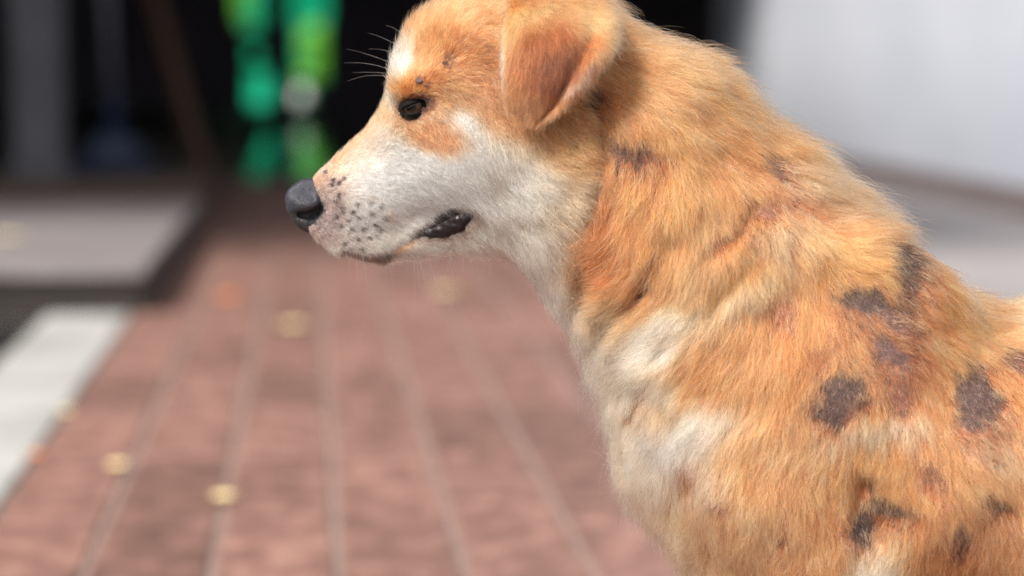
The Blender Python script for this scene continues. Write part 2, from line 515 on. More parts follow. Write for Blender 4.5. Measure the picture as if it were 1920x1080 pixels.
class Field:
    def __init__(self, lo, hi, res):
        self.lo = np.array(lo, float); self.res = res
        self.n = np.ceil((np.array(hi) - self.lo) / res).astype(int) + 1
        self.v = np.full(self.n, 1.0, dtype=np.float32)
        self.ax = [self.lo[i] + res * np.arange(self.n[i]) for i in range(3)]
    def window(self, lo, hi):
        a = np.maximum(np.floor((np.array(lo) - self.lo) / self.res).astype(int), 0)
        b = np.minimum(np.ceil((np.array(hi) - self.lo) / self.res).astype(int) + 1, self.n)
        return a, b
    def cone(self, A, ra, Bp, rb, sa=1.0, sb=1.0, k=0.01, mode='add', soft=None):
        A = np.asarray(A, float); Bp = np.asarray(Bp, float)
        rm = max(ra, rb) * max(1, sa, sb) + 3 * k + 0.02
        a, b = self.window(np.minimum(A, Bp) - rm, np.maximum(A, Bp) + rm)
        if np.any(b <= a): return
        X = self.ax[0][a[0]:b[0]][:, None, None].astype(np.float32)
        Y = self.ax[1][a[1]:b[1]][None, :, None].astype(np.float32)
        Z = self.ax[2][a[2]:b[2]][None, None, :].astype(np.float32)
        d = Bp - A
        L2 = max(float(d @ d), 1e-12)
        t = np.clip(((X - A[0]) * d[0] + (Y - A[1]) * d[1] + (Z - A[2]) * d[2]) / L2, 0, 1)
        s = sa + (sb - sa) * t
        r = ra + (rb - ra) * t
        q = np.sqrt((X - A[0] - d[0] * t) ** 2 + ((Y - A[1] - d[1] * t) / s) ** 2 + (Z - A[2] - d[2] * t) ** 2) - r
        q = q * np.minimum(1, 0.5 + 0.5 * s)
        sl = tuple(slice(a[i], b[i]) for i in range(3))
        v = self.v[sl]
        if mode == 'add':
            h = np.clip(0.5 + 0.5 * (v - q) / k, 0, 1)
            self.v[sl] = v + (q - v) * h - k * h * (1 - h)
        else:
            q = -q
            h = np.clip(0.5 - 0.5 * (v - q) / k, 0, 1)
            self.v[sl] = v + (q - v) * h + k * h * (1 - h)
    def chain(self, pts, k=0.01, mode='add', side=0.0):
        """pts: (px, py, radius px, side offset m, y-scale)"""
        for p, q in zip(pts, pts[1:]):
            self.cone(plane_pt(p[0], p[1], p[3]), p[2] * S, plane_pt(q[0], q[1], q[3]), q[2] * S, p[4], q[4], k, mode)
    def nets(self):
        V = self.v; n = self.n
        ins = V < 0
        c = np.zeros(n - 1, dtype=np.int8)
        for i in (0, 1):
            for j in (0, 1):
                for k in (0, 1):
                    c += ins[i:n[0] - 1 + i, j:n[1] - 1 + j, k:n[2] - 1 + k]
        act = (c > 0) & (c < 8)
        idx = np.full(act.shape, -1, dtype=np.int64)
        I = np.argwhere(act)
        idx[act] = np.arange(len(I))
        acc = np.zeros((len(I), 3)); cnt = np.zeros(len(I))
        corners = [(i, j, k) for i in (0, 1) for j in (0, 1) for k in (0, 1)]
        for a in range(8):
            for b in range(a + 1, 8):
                ca, cb = np.array(corners[a]), np.array(corners[b])
                if np.abs(ca - cb).sum() != 1: continue
                va = V[tuple((I + ca).T)]; vb = V[tuple((I + cb).T)]
                m = (va < 0) != (vb < 0)
                t = np.where(m, va / np.where(m, va - vb, 1), 0)[:, None]
                acc += np.where(m[:, None], ca + (cb - ca) * t, 0); cnt += m
        P = self.lo + (I + acc / cnt[:, None]) * self.res
        F = []
        for ax in range(3):
            o1, o2 = [(1, 2), (2, 0), (0, 1)][ax]
            sl0 = [slice(None)] * 3; sl1 = [slice(None)] * 3
            sl0[ax] = slice(0, n[ax] - 1); sl1[ax] = slice(1, n[ax])
            s0, s1 = ins[tuple(sl0)], ins[tuple(sl1)]
            E = np.argwhere(s0 != s1)
            ok = (E[:, o1] > 0) & (E[:, o2] > 0) & (E[:, o1] < n[o1] - 1) & (E[:, o2] < n[o2] - 1)
            E = E[ok]
            flip = s0[tuple(E.T)]
            e1 = np.zeros(3, int); e1[o1] = 1
            e2 = np.zeros(3, int); e2[o2] = 1
            q = np.stack([idx[tuple((E - e1 - e2).T)], idx[tuple((E - e2).T)], idx[tuple(E.T)], idx[tuple((E - e1).T)]], 1)
            q[~flip] = q[~flip][:, ::-1]
            F.append(q)
        F = np.concatenate(F)
        F = F[(F >= 0).all(1)]
        return P, F

def fast_mesh(name, P, F, mat, parent=None):
    m = bpy.data.meshes.new(name)
    m.vertices.add(len(P)); m.vertices.foreach_set('co', P.astype(np.float32).ravel())
    m.loops.add(F.size); m.loops.foreach_set('vertex_index', F.astype(np.int32).ravel())
    m.polygons.add(len(F)); m.polygons.foreach_set('loop_start', np.arange(0, F.size, F.shape[1], dtype=np.int32))
    m.polygons.foreach_set('use_smooth', np.ones(len(F), dtype=bool))
    m.update(calc_edges=True); m.validate()
    m.materials.append(mat)
    return link(bpy.data.objects.new(name, m), parent)

def smooth_mesh(P, F, it=2, lam=0.5):
    e = np.concatenate([F[:, [i, (i + 1) % F.shape[1]]] for i in range(F.shape[1])])
    for _ in range(it):
        acc = np.zeros_like(P); cnt = np.zeros(len(P))
        for c in range(3):
            acc[:, c] = np.bincount(e[:, 0], P[e[:, 1], c], len(P)) + np.bincount(e[:, 1], P[e[:, 0], c], len(P))
        cnt = np.bincount(e[:, 0], minlength=len(P)) + np.bincount(e[:, 1], minlength=len(P))
        P = P + lam * (acc / cnt[:, None] - P)
    return P

def normals(P, F):
    n = np.cross(P[F[:, 2]] - P[F[:, 0]], P[F[:, 3]] - P[F[:, 1]])
    N = np.zeros_like(P)
    for i in range(4):
        for c in range(3):
            N[:, c] += np.bincount(F[:, i], n[:, c], len(P))
    return N / (np.linalg.norm(N, axis=1, keepdims=True) + 1e-12)

RES = 0.003
fld = Field((-0.16, D0 - 0.16, -0.004), (0.86, D0 + 0.16, 0.64), RES)
# head
fld.chain([(616, 380, 48, 0, .72), (645, 372, 68, 0, .66), (725, 342, 98, 0, .62), (800, 300, 118, 0, .78)], .006)
fld.chain([(800, 262, 92, 0, .85), (908, 166, 170, 0, .84), (1010, 150, 186, 0, .82)], .012)
fld.chain([(606, 416, 32, 0, .7), (650, 430, 44, 0, .75), (700, 451, 38, 0, .8), (790, 428, 48, 0, .8), (900, 395, 74, 0, 1.0), (985, 340, 120, 0, 1.05)], .007)
fld.chain([(930, 270, 120, 0, 1.22), (1010, 260, 150, 0, 1.12)], .02)
# brow
for s in (-1, 1):
    fld.cone(plane_pt(770, 160, s * .028), 26 * S, plane_pt(835, 150, s * .040), 24 * S, 1, 1, .012)
# neck and chest
fld.chain([(1010, 210, 190, 0, .85), (1172, 325, 240, 0, .78), (1324, 484, 254, 0, .82), (1435, 640, 280, 0, .84), (1460, 790, 285, 0, .85), (1520, 950, 270, 0, .82)], .02)
# trunk
fld.chain([(1390, 575, 225, 0, .8), (1500, 690, 245, 0, .9), (1720, 865, 290, 0, .97), (2000, 897, 292, 0, 1.0), (2350, 850, 255, 0, 1.05), (2700, 800, 225, 0, .95), (2870, 800, 190, 0, .95)], .03)
for s in (-1, 1):
    # shoulder blade, upper arm, fore leg
    fld.chain([(1620, 560, 130, s * .050, .55), (1560, 700, 150, s * .062, .50), (1470, 880, 130, s * .068, .55), (1600, 1090, 92, s * .066, .75)], .022)
    fld.chain([(1520, 1000, 120, s * .060, .6), (1580, 1120, 84, s * .062, .8), (1560, 1400, 46, s * .058, .95), (1550, 1640, 40, s * .056, 1), (1535, 1720, 42, s * .056, 1)], .015)
    fld.chain([(1535, 1735, 40, s * .056, 1.2), (1475, 1752, 34, s * .056, 1.4)], .01)
    for t in (-1.5, -.5, .5, 1.5):
        fld.cone(plane_pt(1475, 1755, s * .056 + t * .013), 22 * S, plane_pt(1440, 1766, s * .056 + t * .014), 18 * S, 1, 1, .003)
    # thigh, hind leg
    fld.chain([(2830, 860, 200, s * .045, .55), (2740, 1080, 140, s * .06, .5), (2700, 1200, 90, s * .065, .6)], .025)
    fld.chain([(2700, 1200, 88, s * .065, .6), (2850, 1380, 55, s * .063, .8), (2950, 1490, 42, s * .060, .8), (2920, 1640, 36, s * .058, 1), (2900, 1735, 40, s * .058, 1.2), (2835, 1755, 34, s * .058, 1.4)], .012)
    for t in (-1.5, -.5, .5, 1.5):
        fld.cone(plane_pt(2835, 1757, s * .058 + t * .013), 22 * S, plane_pt(2800, 1767, s * .058 + t * .014), 18 * S, 1, 1, .003)
# tail
fld.chain([(2960, 720, 60, 0, 1), (3120, 700, 44, 0, 1), (3260, 800, 36, 0, 1), (3320, 960, 20, 0, 1)], .02)
# hollows: behind the elbow and the fold in the armpit, eye sockets
for s in (-1, 1):
    fld.cone(plane_pt(1640, 960, s * .128), 26 * S, plane_pt(1760, 1180, s * .125), 55 * S, 1, 1, .02, 'sub')
    fld.cone(plane_pt(1664, 1050, s * .073), 52 * S, plane_pt(1690, 1110, s * .070), 56 * S, .75, .75, .008)
    fld.cone(plane_pt(770, 200, s * .0475), 18 * S, plane_pt(796, 196, s * .054), 18 * S, 1, 1, .008, 'sub')
# skin folds of the neck
for s in (-1, 1):
    fld.chain([(1185, 300, 14, s * .0985, 1), (1165, 400, 12, s * .0925, 1), (1130, 500, 10, s * .080, 1)], .012, 'sub')
    fld.chain([(1260, 480, 14, s * .094, 1), (1200, 560, 14, s * .086, 1), (1150, 620, 10, s * .066, 1)], .012, 'sub')

gx, gy, gz = np.meshgrid(*fld.ax, indexing='ij')
del gx, gy, gz
bodyP, bodyF = fld.nets()
bodyP = smooth_mesh(bodyP, bodyF, 4)
bodyN = normals(bodyP, bodyF)
# low lumps of muscle, skin and matted coat
lump = 0.0030 * vnoise(bodyP, 20, 3) + 0.0012 * vnoise(bodyP, 48, 5)
cpx = chart(bodyP)
lump *= np.clip((cpx[:, 0] - 950) / 250, 0.12, 1)
bodyP = bodyP + bodyN * lump[:, None]
bodyN = normals(bodyP, bodyF)

# creases: behind the cheek, across the ruff and down to the chest
def path_dist(c, pts):
    best = np.full(len(c), 1e9)
    for p, q in zip(pts, pts[1:]):
        d = np.array([q[0] - p[0], q[1] - p[1]], float)
        t = np.clip(((c[:, 0] - p[0]) * d[0] + (c[:, 1] - p[1]) * d[1]) / (d @ d), 0, 1)
        best = np.minimum(best, np.hypot(c[:, 0] - p[0] - d[0] * t, c[:, 1] - p[1] - d[1] * t))
    return best
for pts, dep, wid in (([(1120, 190), (1128, 270), (1110, 360), (1082, 450), (1085, 560)], .0048, 20), ([(1262, 440), (1220, 530), (1150, 600), (1110, 640)], .0042, 16),
                      ([(1420, 470), (1340, 560), (1235, 665)], .0035, 14), ([(1410, 380), (1390, 430), (1330, 470)], .004, 14), ([(1625, 900), (1612, 960), (1640, 1010)], .006, 20)):
    bodyP = bodyP - bodyN * (dep * np.exp(-(path_dist(cpx, pts) / wid) ** 2))[:, None]
bodyN = normals(bodyP, bodyF)
cen = bodyP.mean(0)

def near_surface(px, py, P=None, N=None):
    """where the line of sight of the chart point meets the near flank"""
    P = bodyP if P is None else P
    N = bodyN if N is None else N
    m = (P[:, 1] < D0 + .01) & (N[:, 1] < 0.35)
    c = chart(P[m])
    d = (c[:, 0] - px) ** 2 + (c[:, 1] - py) ** 2
    i = np.argsort(d)[:6]
    w = 1 / (d[i] + 4)
    w /= w.sum()
    return (P[m][i] * w[:, None]).sum(0), (N[m][i] * w[:, None]).sum(0)

# ---- the coat: colour, baldness, length and lie of the hair, as functions of the chart
ORANGE = (210, 132, 68); DORANGE = (174, 96, 40); PALE = (236, 196, 146); CREAM = (252, 224, 184)
WHITE = (255, 246, 230); BROWN = (132, 84, 56); GREYW = (206, 196, 184); DARK = (56, 44, 42); TAN = (196, 150, 100)
PAINT = [  # cx, cy, rx, ry, angle, colour, strength
    (1115, 330, 16, 110, 8, (140, 88, 46), .7),  # crease behind the cheek, its shade painted into the coat
    (880, 60, 170, 120, 0, (200, 130, 68), .95), (880, 120, 75, 60, 0, (150, 96, 48), .9), (900, 210, 90, 60, 20, (188, 124, 72), .95),
    (1000, 270, 130, 60, 20, (186, 118, 58), .9),
    (760, 350, 165, 105, -25, WHITE, 1), (700, 420, 100, 65, 0, (246, 226, 206), .9), (900, 360, 110, 100, 10, (250, 234, 212), .95),
    (870, 245, 30, 45, -35, WHITE, .9), (960, 330, 80, 75, 0, (242, 216, 182), .8), (1050, 370, 60, 50, 0, (212, 176, 130), .7),
    (780, 465, 170, 45, -8, (255, 226, 188), .95), (930, 455, 100, 60, 20, (246, 216, 176), .9), (1040, 560, 60, 110, -35, (252, 216, 172), 1), (1000, 460, 60, 50, 0, (206, 182, 152), .8),
    (744, 138, 20, 54, 20, (255, 236, 206), .85), (735, 185, 18, 34, 10, (226, 214, 196), .9),
    (640, 272, 90, 18, -42, (212, 148, 92), .95), (585, 330, 34, 14, -35, (216, 180, 150), .6), (705, 215, 30, 22, -30, (214, 160, 100), .8),
    (810, 248, 70, 32, 5, (184, 112, 58), .95), (775, 165, 60, 24, -10, (196, 124, 62), .85),
    (612, 395, 32, 50, 25, (112, 92, 86), .85), (640, 440, 60, 24, 35, (164, 142, 130), .6), (606, 428, 30, 22, 40, (104, 88, 86), .6), (612, 350, 28, 18, 0, (150, 130, 118), .6),
    (722, 402, 10, 12, 0, (222, 170, 130), .8),
    (1145, 420, 64, 150, 12, DORANGE, .9), (1088, 480, 12, 60, 5, (120, 90, 66), .6), (1220, 330, 90, 120, 0, (206, 134, 66), .6), (1080, 270, 60, 60, 0, (190, 130, 68), .7),  # thin brown entry paints shade into the lower cheek crease
    (1330, 130, 130, 90, 35, (214, 144, 80), .6), (1460, 220, 120, 60, 35, (210, 136, 72), .6),
    (1570, 285, 90, 40, 30, (242, 196, 140), .75), (1690, 385, 110, 30, 40, (244, 194, 136), .7), (1560, 380, 60, 36, 20, (228, 176, 124), .5),  # first two entries paint the lit rim of the back into the coat
    (1465, 440, 80, 36, 10, (226, 178, 124), .6), (1370, 560, 120, 26, -35, (234, 186, 128), .6), (1300, 500, 60, 30, -40, (216, 160, 98), .5),
    (1235, 625, 110, 32, -38, (255, 232, 192), .95), (1150, 580, 30, 60, -30, (206, 150, 90), .7),
    (1150, 720, 62, 120, -8, (255, 208, 158), 1), (1215, 715, 70, 40, -30, (250, 214, 164), .8), (1180, 880, 74, 150, -18, (252, 198, 144), .95), (1260, 1030, 74, 110, -25, (238, 184, 130), .9), (1250, 850, 60, 50, 0, (248, 210, 164), .7),
    (1295, 795, 96, 52, -22, (255, 234, 200), .8), (1310, 880, 70, 60, 0, (220, 180, 140), .6),
    (1850, 480, 120, 40, 30, (242, 186, 128), .6), (1910, 590, 60, 24, 20, (240, 190, 134), .6), (1800, 600, 110, 40, 20, (220, 140, 72), .6),
    (1630, 805, 120, 20, -8, (240, 200, 150), .75), (1860, 850, 60, 18, 20, (232, 182, 130), .6), (1600, 480, 110, 50, 20, (216, 142, 68), .7),
    (1720, 625, 50, 20, 20, (234, 180, 116), .5), (1470, 840, 120, 60, 0, (216, 148, 84), .6), (1640, 880, 90, 60, 0, (212, 144, 74), .7),
    (1655, 1050, 66, 46, 30, (226, 194, 150), .9), (1600, 1075, 30, 30, 0, (208, 190, 160), .8), (1850, 1000, 100, 80, 0, (192, 130, 76), .7),
    (1400, 1000, 150, 80, 0, (214, 156, 100), .6), (1500, 330, 60, 30, 20, (222, 164, 110), .6),
]
BALD_AND_CREASE = [  # cx, cy, rx, ry, angle, baldness, skin colour; thin neck entries are painted crease shade
    (1650, 610, 90, 60, 30, .45, (104, 72, 56)), (1700, 570, 36, 50, 0, .7, (86, 64, 56)), (1680, 705, 60, 46, 0, .5, (116, 82, 68)), (1850, 800, 60, 60, 0, .45, (112, 80, 66)),
    (1595, 700, 60, 26, 0, .5, (110, 78, 62)), (1530, 300, 40, 16, 20, .4, (150, 108, 84)), (1740, 470, 30, 40, -30, .5, (120, 88, 70)),
    (1450, 312, 44, 20, 20, .85, (104, 84, 82)), (1448, 375, 34, 22, 0, .7, (140, 116, 120)), (1395, 415, 20, 36, 35, .8, (88, 62, 50)),
    (1372, 432, 40, 12, -40, .7, (96, 66, 50)), (1480, 462, 14, 20, 0, .6, (110, 80, 64)),  # slanted dark entry continues the painted shade of a neck crease
    (1695, 490, 34, 56, -32, .97, (78, 66, 66)), (1620, 568, 56, 24, 8, .96, (70, 60, 62)), (1670, 612, 40, 20, 30, .85, (104, 84, 84)),
    (1665, 662, 42, 24, 25, .92, (92, 74, 78)), (1580, 742, 60, 42, -18, .97, (74, 60, 60)), (1690, 745, 22, 50, 10, .7, (128, 98, 96)),
    (1828, 748, 46, 64, -22, .97, (78, 64, 68)), (1905, 670, 44, 26, 10, .9, (90, 64, 58)), (1850, 570, 40, 18, 30, .6, (130, 92, 76)),
    (1185, 282, 46, 32, 15, .92, (78, 50, 40)), (1160, 335, 9, 42, 5, .8, (64, 46, 36)), (1140, 270, 30, 20, 0, .7, (84, 58, 42)), (1100, 512, 12, 30, 15, .75, (92, 72, 58)),  # bare matted patches; the thin upright entry is painted crease shade
    (1112, 180, 40, 22, -30, .7, (70, 46, 30)),
    (1198, 748, 8, 34, 20, .8, (110, 70, 52)), (1189, 789, 5, 9, 0, .95, (60, 40, 34)),
    (1612, 992, 28, 38, -18, .98, (60, 52, 58)), (1665, 955, 52, 24, 25, .9, (72, 56, 48)), (1632, 925, 10, 36, -12, .8, (60, 44, 34)),  # armpit: dark bare skin that also carries painted shade of the fold
    (1470, 560, 30, 34, 0, .6, (150, 112, 104)), (1345, 955, 26, 16, 0, .75, (96, 72, 62)), (1290, 880, 34, 40, 0, .55, (150, 112, 100)),
    (1462, 1000, 18, 18, 30, .8, (96, 72, 62)), (1745, 885, 30, 34, 0, .65, (116, 84, 72)), (1805, 1015, 26, 40, 0, .7, (88, 70, 70)), (1880, 940, 30, 24, 0, .75, (84, 66, 62)),
    (1545, 650, 30, 22, 0, .6, (140, 98, 74)), (966, 406, 11, 8, 40, .85, (70, 58, 56)), (995, 408, 10, 5, 0, .6, (90, 74, 66)),
    (838, 118, 14, 12, 0, .6, (104, 66, 46)), (787, 152, 8, 7, 0, .9, (84, 56, 46)), (802, 158, 5, 5, 0, .7, (84, 56, 44)), (1000, 6, 30, 10, 0, .9, (150, 112, 104)),
    (1230, 470, 14, 24, 20, .6, (100, 70, 46)), (1215, 545, 46, 12, -42, .8, (84, 60, 42)), (1280, 600, 50, 7, -40, .6, (110, 80, 54)), (1395, 565, 12, 60, 35, .45, (160, 120, 84)),  # crease shade across the ruff, painted as thinned hair over dark skin
    (1210, 640, 60, 6, -38, .5, (120, 84, 54)), (1585, 420, 60, 18, 20, .4, (170, 130, 110)), (1500, 370, 50, 22, 10, .5, (170, 134, 124)),
    (2150, 700, 60, 40, 0, .9, (90, 74, 76)), (2400, 820, 80, 50, 20, .9, (80, 66, 66)), (2700, 700, 60, 60, 0, .8, (90, 74, 70)),
]
DOTS = [(606, 327), (620, 340), (640, 337), (631, 346), (617, 349), (664, 381), (686, 377), (706, 385), (636, 389), (690, 397), (715, 406),
        (665, 405), (645, 410), (634, 420), (675, 426), (695, 416), (705, 427), (686, 444), (664, 446), (626, 404), (652, 428), (640, 452), (622, 378), (630, 366), (672, 462), (655, 395), (700, 440)]
COMB = [  # x, y, dx, dy, length mm, lift
    (560, 345, 1, -.5, 2, .15), (610, 330, 1, -.75, 3, .2), (660, 275, .9, -.8, 4, .2), (705, 225, .4, -1, 5, .3), (722, 175, -.1, -1, 7, .45), (735, 130, -.1, -1, 8, .5), (775, 70, .15, -1, 8, .5), (830, 20, .45, -.9, 8, .4), (900, -30, .9, -.4, 12, .35),
    (850, 90, .4, -.8, 6, .5), (900, 110, .6, .3, 6, .6), (860, 160, .8, .3, 7, .4), (930, 160, .5, .8, 7, .3), (770, 165, .3, -.8, 6, .35), (830, 200, .8, .4, 6, .25),
    (780, 235, .7, .5, 6, .2), (840, 260, .6, .8, 7, .2), (900, 240, .5, .9, 9, .25), (960, 260, .5, .85, 11, .25),
    (600, 380, .9, .3, 2.2, .2), (640, 400, .9, .5, 3.5, .25), (620, 440, .9, .5, 3.5, .3), (700, 330, 1, .15, 5, .2), (700, 400, .9, .35, 4.5, .25), (690, 460, .9, .5, 4.5, .3), (780, 330, .9, .35, 6, .2), (780, 400, .9, .3, 5, .2), (720, 490, .6, .8, 5, .35), (800, 470, .9, .3, 6, .25),
    (870, 330, .8, .55, 9, .22), (930, 380, .8, .6, 11, .25), (900, 460, .8, .6, 9, .3), (1000, 330, .85, .4, 15, .3), (1060, 300, .9, .25, 16, .35), (1040, 400, .9, .4, 17, .35), (980, 470, .5, .9, 13, .3), (1030, 540, .2, 1, 15, .35), (1080, 620, -.1, 1, 18, .4),
    (1100, 220, .7, .7, 14, .3), (1060, 0, .9, .1, 14, .3), (1200, 20, .95, .1, 18, .3), (1200, 130, .75, .6, 20, .28), (1300, 100, .95, .25, 20, .3), (1350, 200, .8, .6, 22, .25), (1200, 250, .4, .9, 20, .3),
    (1180, 360, -.3, 1, 19, .35), (1120, 440, -.9, .5, 17, .4), (1150, 540, -.7, .6, 20, .35), (1250, 400, -.05, 1, 21, .28), (1330, 330, .3, 1, 21, .25), (1280, 480, -.35, 1, 20, .3), (1400, 280, .8, .6, 20, .25), (1480, 220, .95, .25, 24, .35), (1560, 280, .95, .1, 28, .38),
    (1420, 400, .3, .9, 18, .4), (1500, 440, .5, .7, 18, .5), (1560, 380, .95, .2, 22, .3), (1650, 340, .95, .05, 32, .42), (1600, 460, .9, .35, 18, .25), (1700, 420, .95, .1, 28, .4), (1760, 450, .95, 0, 34, .42), (1800, 520, .9, .45, 22, .25), (1860, 500, .95, .05, 34, .42), (1920, 560, .95, .1, 28, .35), (1900, 620, .9, .4, 20, .25),
    (1680, 520, .75, .6, 14, .25), (1750, 620, .9, .35, 18, .25), (1600, 560, .6, .7, 14, .25), (1640, 650, .8, .6, 14, .25), (1850, 700, .4, .9, 15, .3), (1900, 760, .3, .9, 15, .28),
    (1250, 620, -.75, .65, 21, .3), (1180, 660, -.8, .55, 22, .38), (1130, 720, -.75, .6, 24, .45), (1150, 830, -.7, .6, 23, .45), (1190, 930, -.6, .7, 22, .42), (1260, 1060, -.5, .8, 20, .4), (1350, 620, -.45, .9, 20, .28), (1450, 560, -.15, 1, 18, .3), (1520, 500, .1, 1, 17, .28), (1540, 620, 0, 1, 16, .26),
    (1250, 760, -.5, .8, 17, .3), (1320, 780, -.75, .5, 17, .35), (1300, 880, -.1, 1, 15, .3), (1400, 720, -.3, 1, 15, .26), (1420, 860, -.05, 1, 14, .26), (1300, 980, -.3, 1, 15, .3), (1400, 1000, .0, 1, 14, .28), (1520, 720, -.2, 1, 14, .26), (1560, 860, -.3, .9, 13, .3),
    (1650, 700, .3, .9, 13, .28), (1700, 830, .1, 1, 14, .3), (1650, 900, .05, 1, 16, .3), (1560, 980, .2, 1, 13, .26), (1640, 1010, -.2, .9, 18, .35), (1660, 1060, -.2, 1, 20, .35), (1750, 950, .1, 1, 14, .28), (1850, 900, .3, 1, 15, .28), (1820, 1040, .1, 1, 14, .28), (1920, 1000, .3, 1, 14, .28),
    (2200, 650, .95, .3, 22, .3), (2300, 950, .5, .9, 15, .25), (2800, 700, .9, .5, 20, .3), (2800, 1100, .2, 1, 14, .25), (3100, 700, .9, .3, 30, .4), (3300, 900, .3, 1, 35, .5), (1560, 1400, 0, 1, 7, .2), (1540, 1700, -.3, 1, 5, .2), (2900, 1500, 0, 1, 8, .2), (2880, 1740, -.5, .8, 5, .2),
]
COMB = np.array(COMB, float)

def ell(c, e, soft=0.0):
    a = math.radians(e[4])
    dx, dy = c[:, 0] - e[0], c[:, 1] - e[1]
    u = (dx * math.cos(a) + dy * math.sin(a)) / e[2]
    v = (-dx * math.sin(a) + dy * math.cos(a)) / e[3]
    return np.sqrt(u * u + v * v)

def sstep(x, a, b):
    t = np.clip((x - a) / (b - a), 0, 1)
    return t * t * (3 - 2 * t)

def warp(P, c, amp=1.0):
    w = np.stack([vnoise(P, 60, 21) * 14 + vnoise(P, 150, 22) * 8, vnoise(P, 60, 23) * 14 + vnoise(P, 150, 24) * 8], 1)
    face = np.clip((c[:, 0] - 850) / 250, 0.25, 1)[:, None]
    return c + w * face * amp

def coat_colour(P, c):
    w = warp(P, c)
    col = np.tile(np.array(ORANGE, float), (len(c), 1))
    n = vnoise(P, 35, 31)[:, None]
    col = col + n * np.array([10, 12, 12])
    for e in PAINT:
        k = (1 - sstep(ell(w, e), 0.42, 1.5)) * e[6]
        col = col * (1 - k[:, None]) + np.array(e[5], float) * k[:, None]
    return col

def baldness(P, c):
    w = warp(P, c, 1.2)
    rag = (.22 * vnoise(P, 110, 71) + .20 * vnoise(P, 260, 72)) * np.clip((c[:, 0] - 900) / 200, .2, 1)
    b = np.zeros(len(c)); col = np.tile(np.array((124, 92, 74), float), (len(c), 1)); tot = np.zeros(len(c))
    for e in BALD_AND_CREASE:
        g = 1.22 if e[0] > 1400 else 1.08
        k = (1 - sstep(ell(w, e) / g + rag, 0.42, 1.28))
        col = col * (1 - k[:, None]) + np.array(e[6], float) * k[:, None]
        b = np.maximum(b, k * e[5])
    return b, col

def near_bald(P, c):
    w = warp(P, c, 1.0)
    b = np.zeros(len(c))
    for e in BALD_AND_CREASE:
        if e[5] < .7: continue
        q = ell(w, (e[0], e[1], e[2] + 34, e[3] + 34, e[4]))
        b = np.maximum(b, (1 - sstep(q, .5, 1.1)))
    return b

# mouth line, lips, eye, nose in the chart
LIP = [(775, 441, 4), (796, 434, 12), (822, 423, 20), (852, 408, 25), (872, 401, 17)]
FRONTLIP = [(640, 474, 4), (662, 482, 7), (690, 485, 7), (716, 478, 4)]
def along(c, pts):
    """distance to a chain of (x,y,r) minus r, in chart pixels"""
    best = np.full(len(c), 1e9)
    for p, q in zip(pts, pts[1:]):
        d = np.array([q[0] - p[0], q[1] - p[1]], float)
        t = np.clip(((c[:, 0] - p[0]) * d[0] + (c[:, 1] - p[1]) * d[1]) / (d @ d), 0, 1)
        r = p[2] + (q[2] - p[2]) * t
        best = np.minimum(best, np.hypot(c[:, 0] - p[0] - d[0] * t, c[:, 1] - p[1] - d[1] * t) - r)
    return best
EYE = (779, 197)
EYE_E = (777, 193, 30, 15, -18)

def comb(c):
    d2 = (c[:, None, 0] - COMB[None, :, 0]) ** 2 + (c[:, None, 1] - COMB[None, :, 1]) ** 2
    w = 1.0 / (d2 + 900) ** 1.6
    w /= w.sum(1, keepdims=True)
    u = COMB[:, 2:4] / np.linalg.norm(COMB[:, 2:4], axis=1, keepdims=True)
    return w @ u, w @ COMB[:, 4], w @ COMB[:, 5]

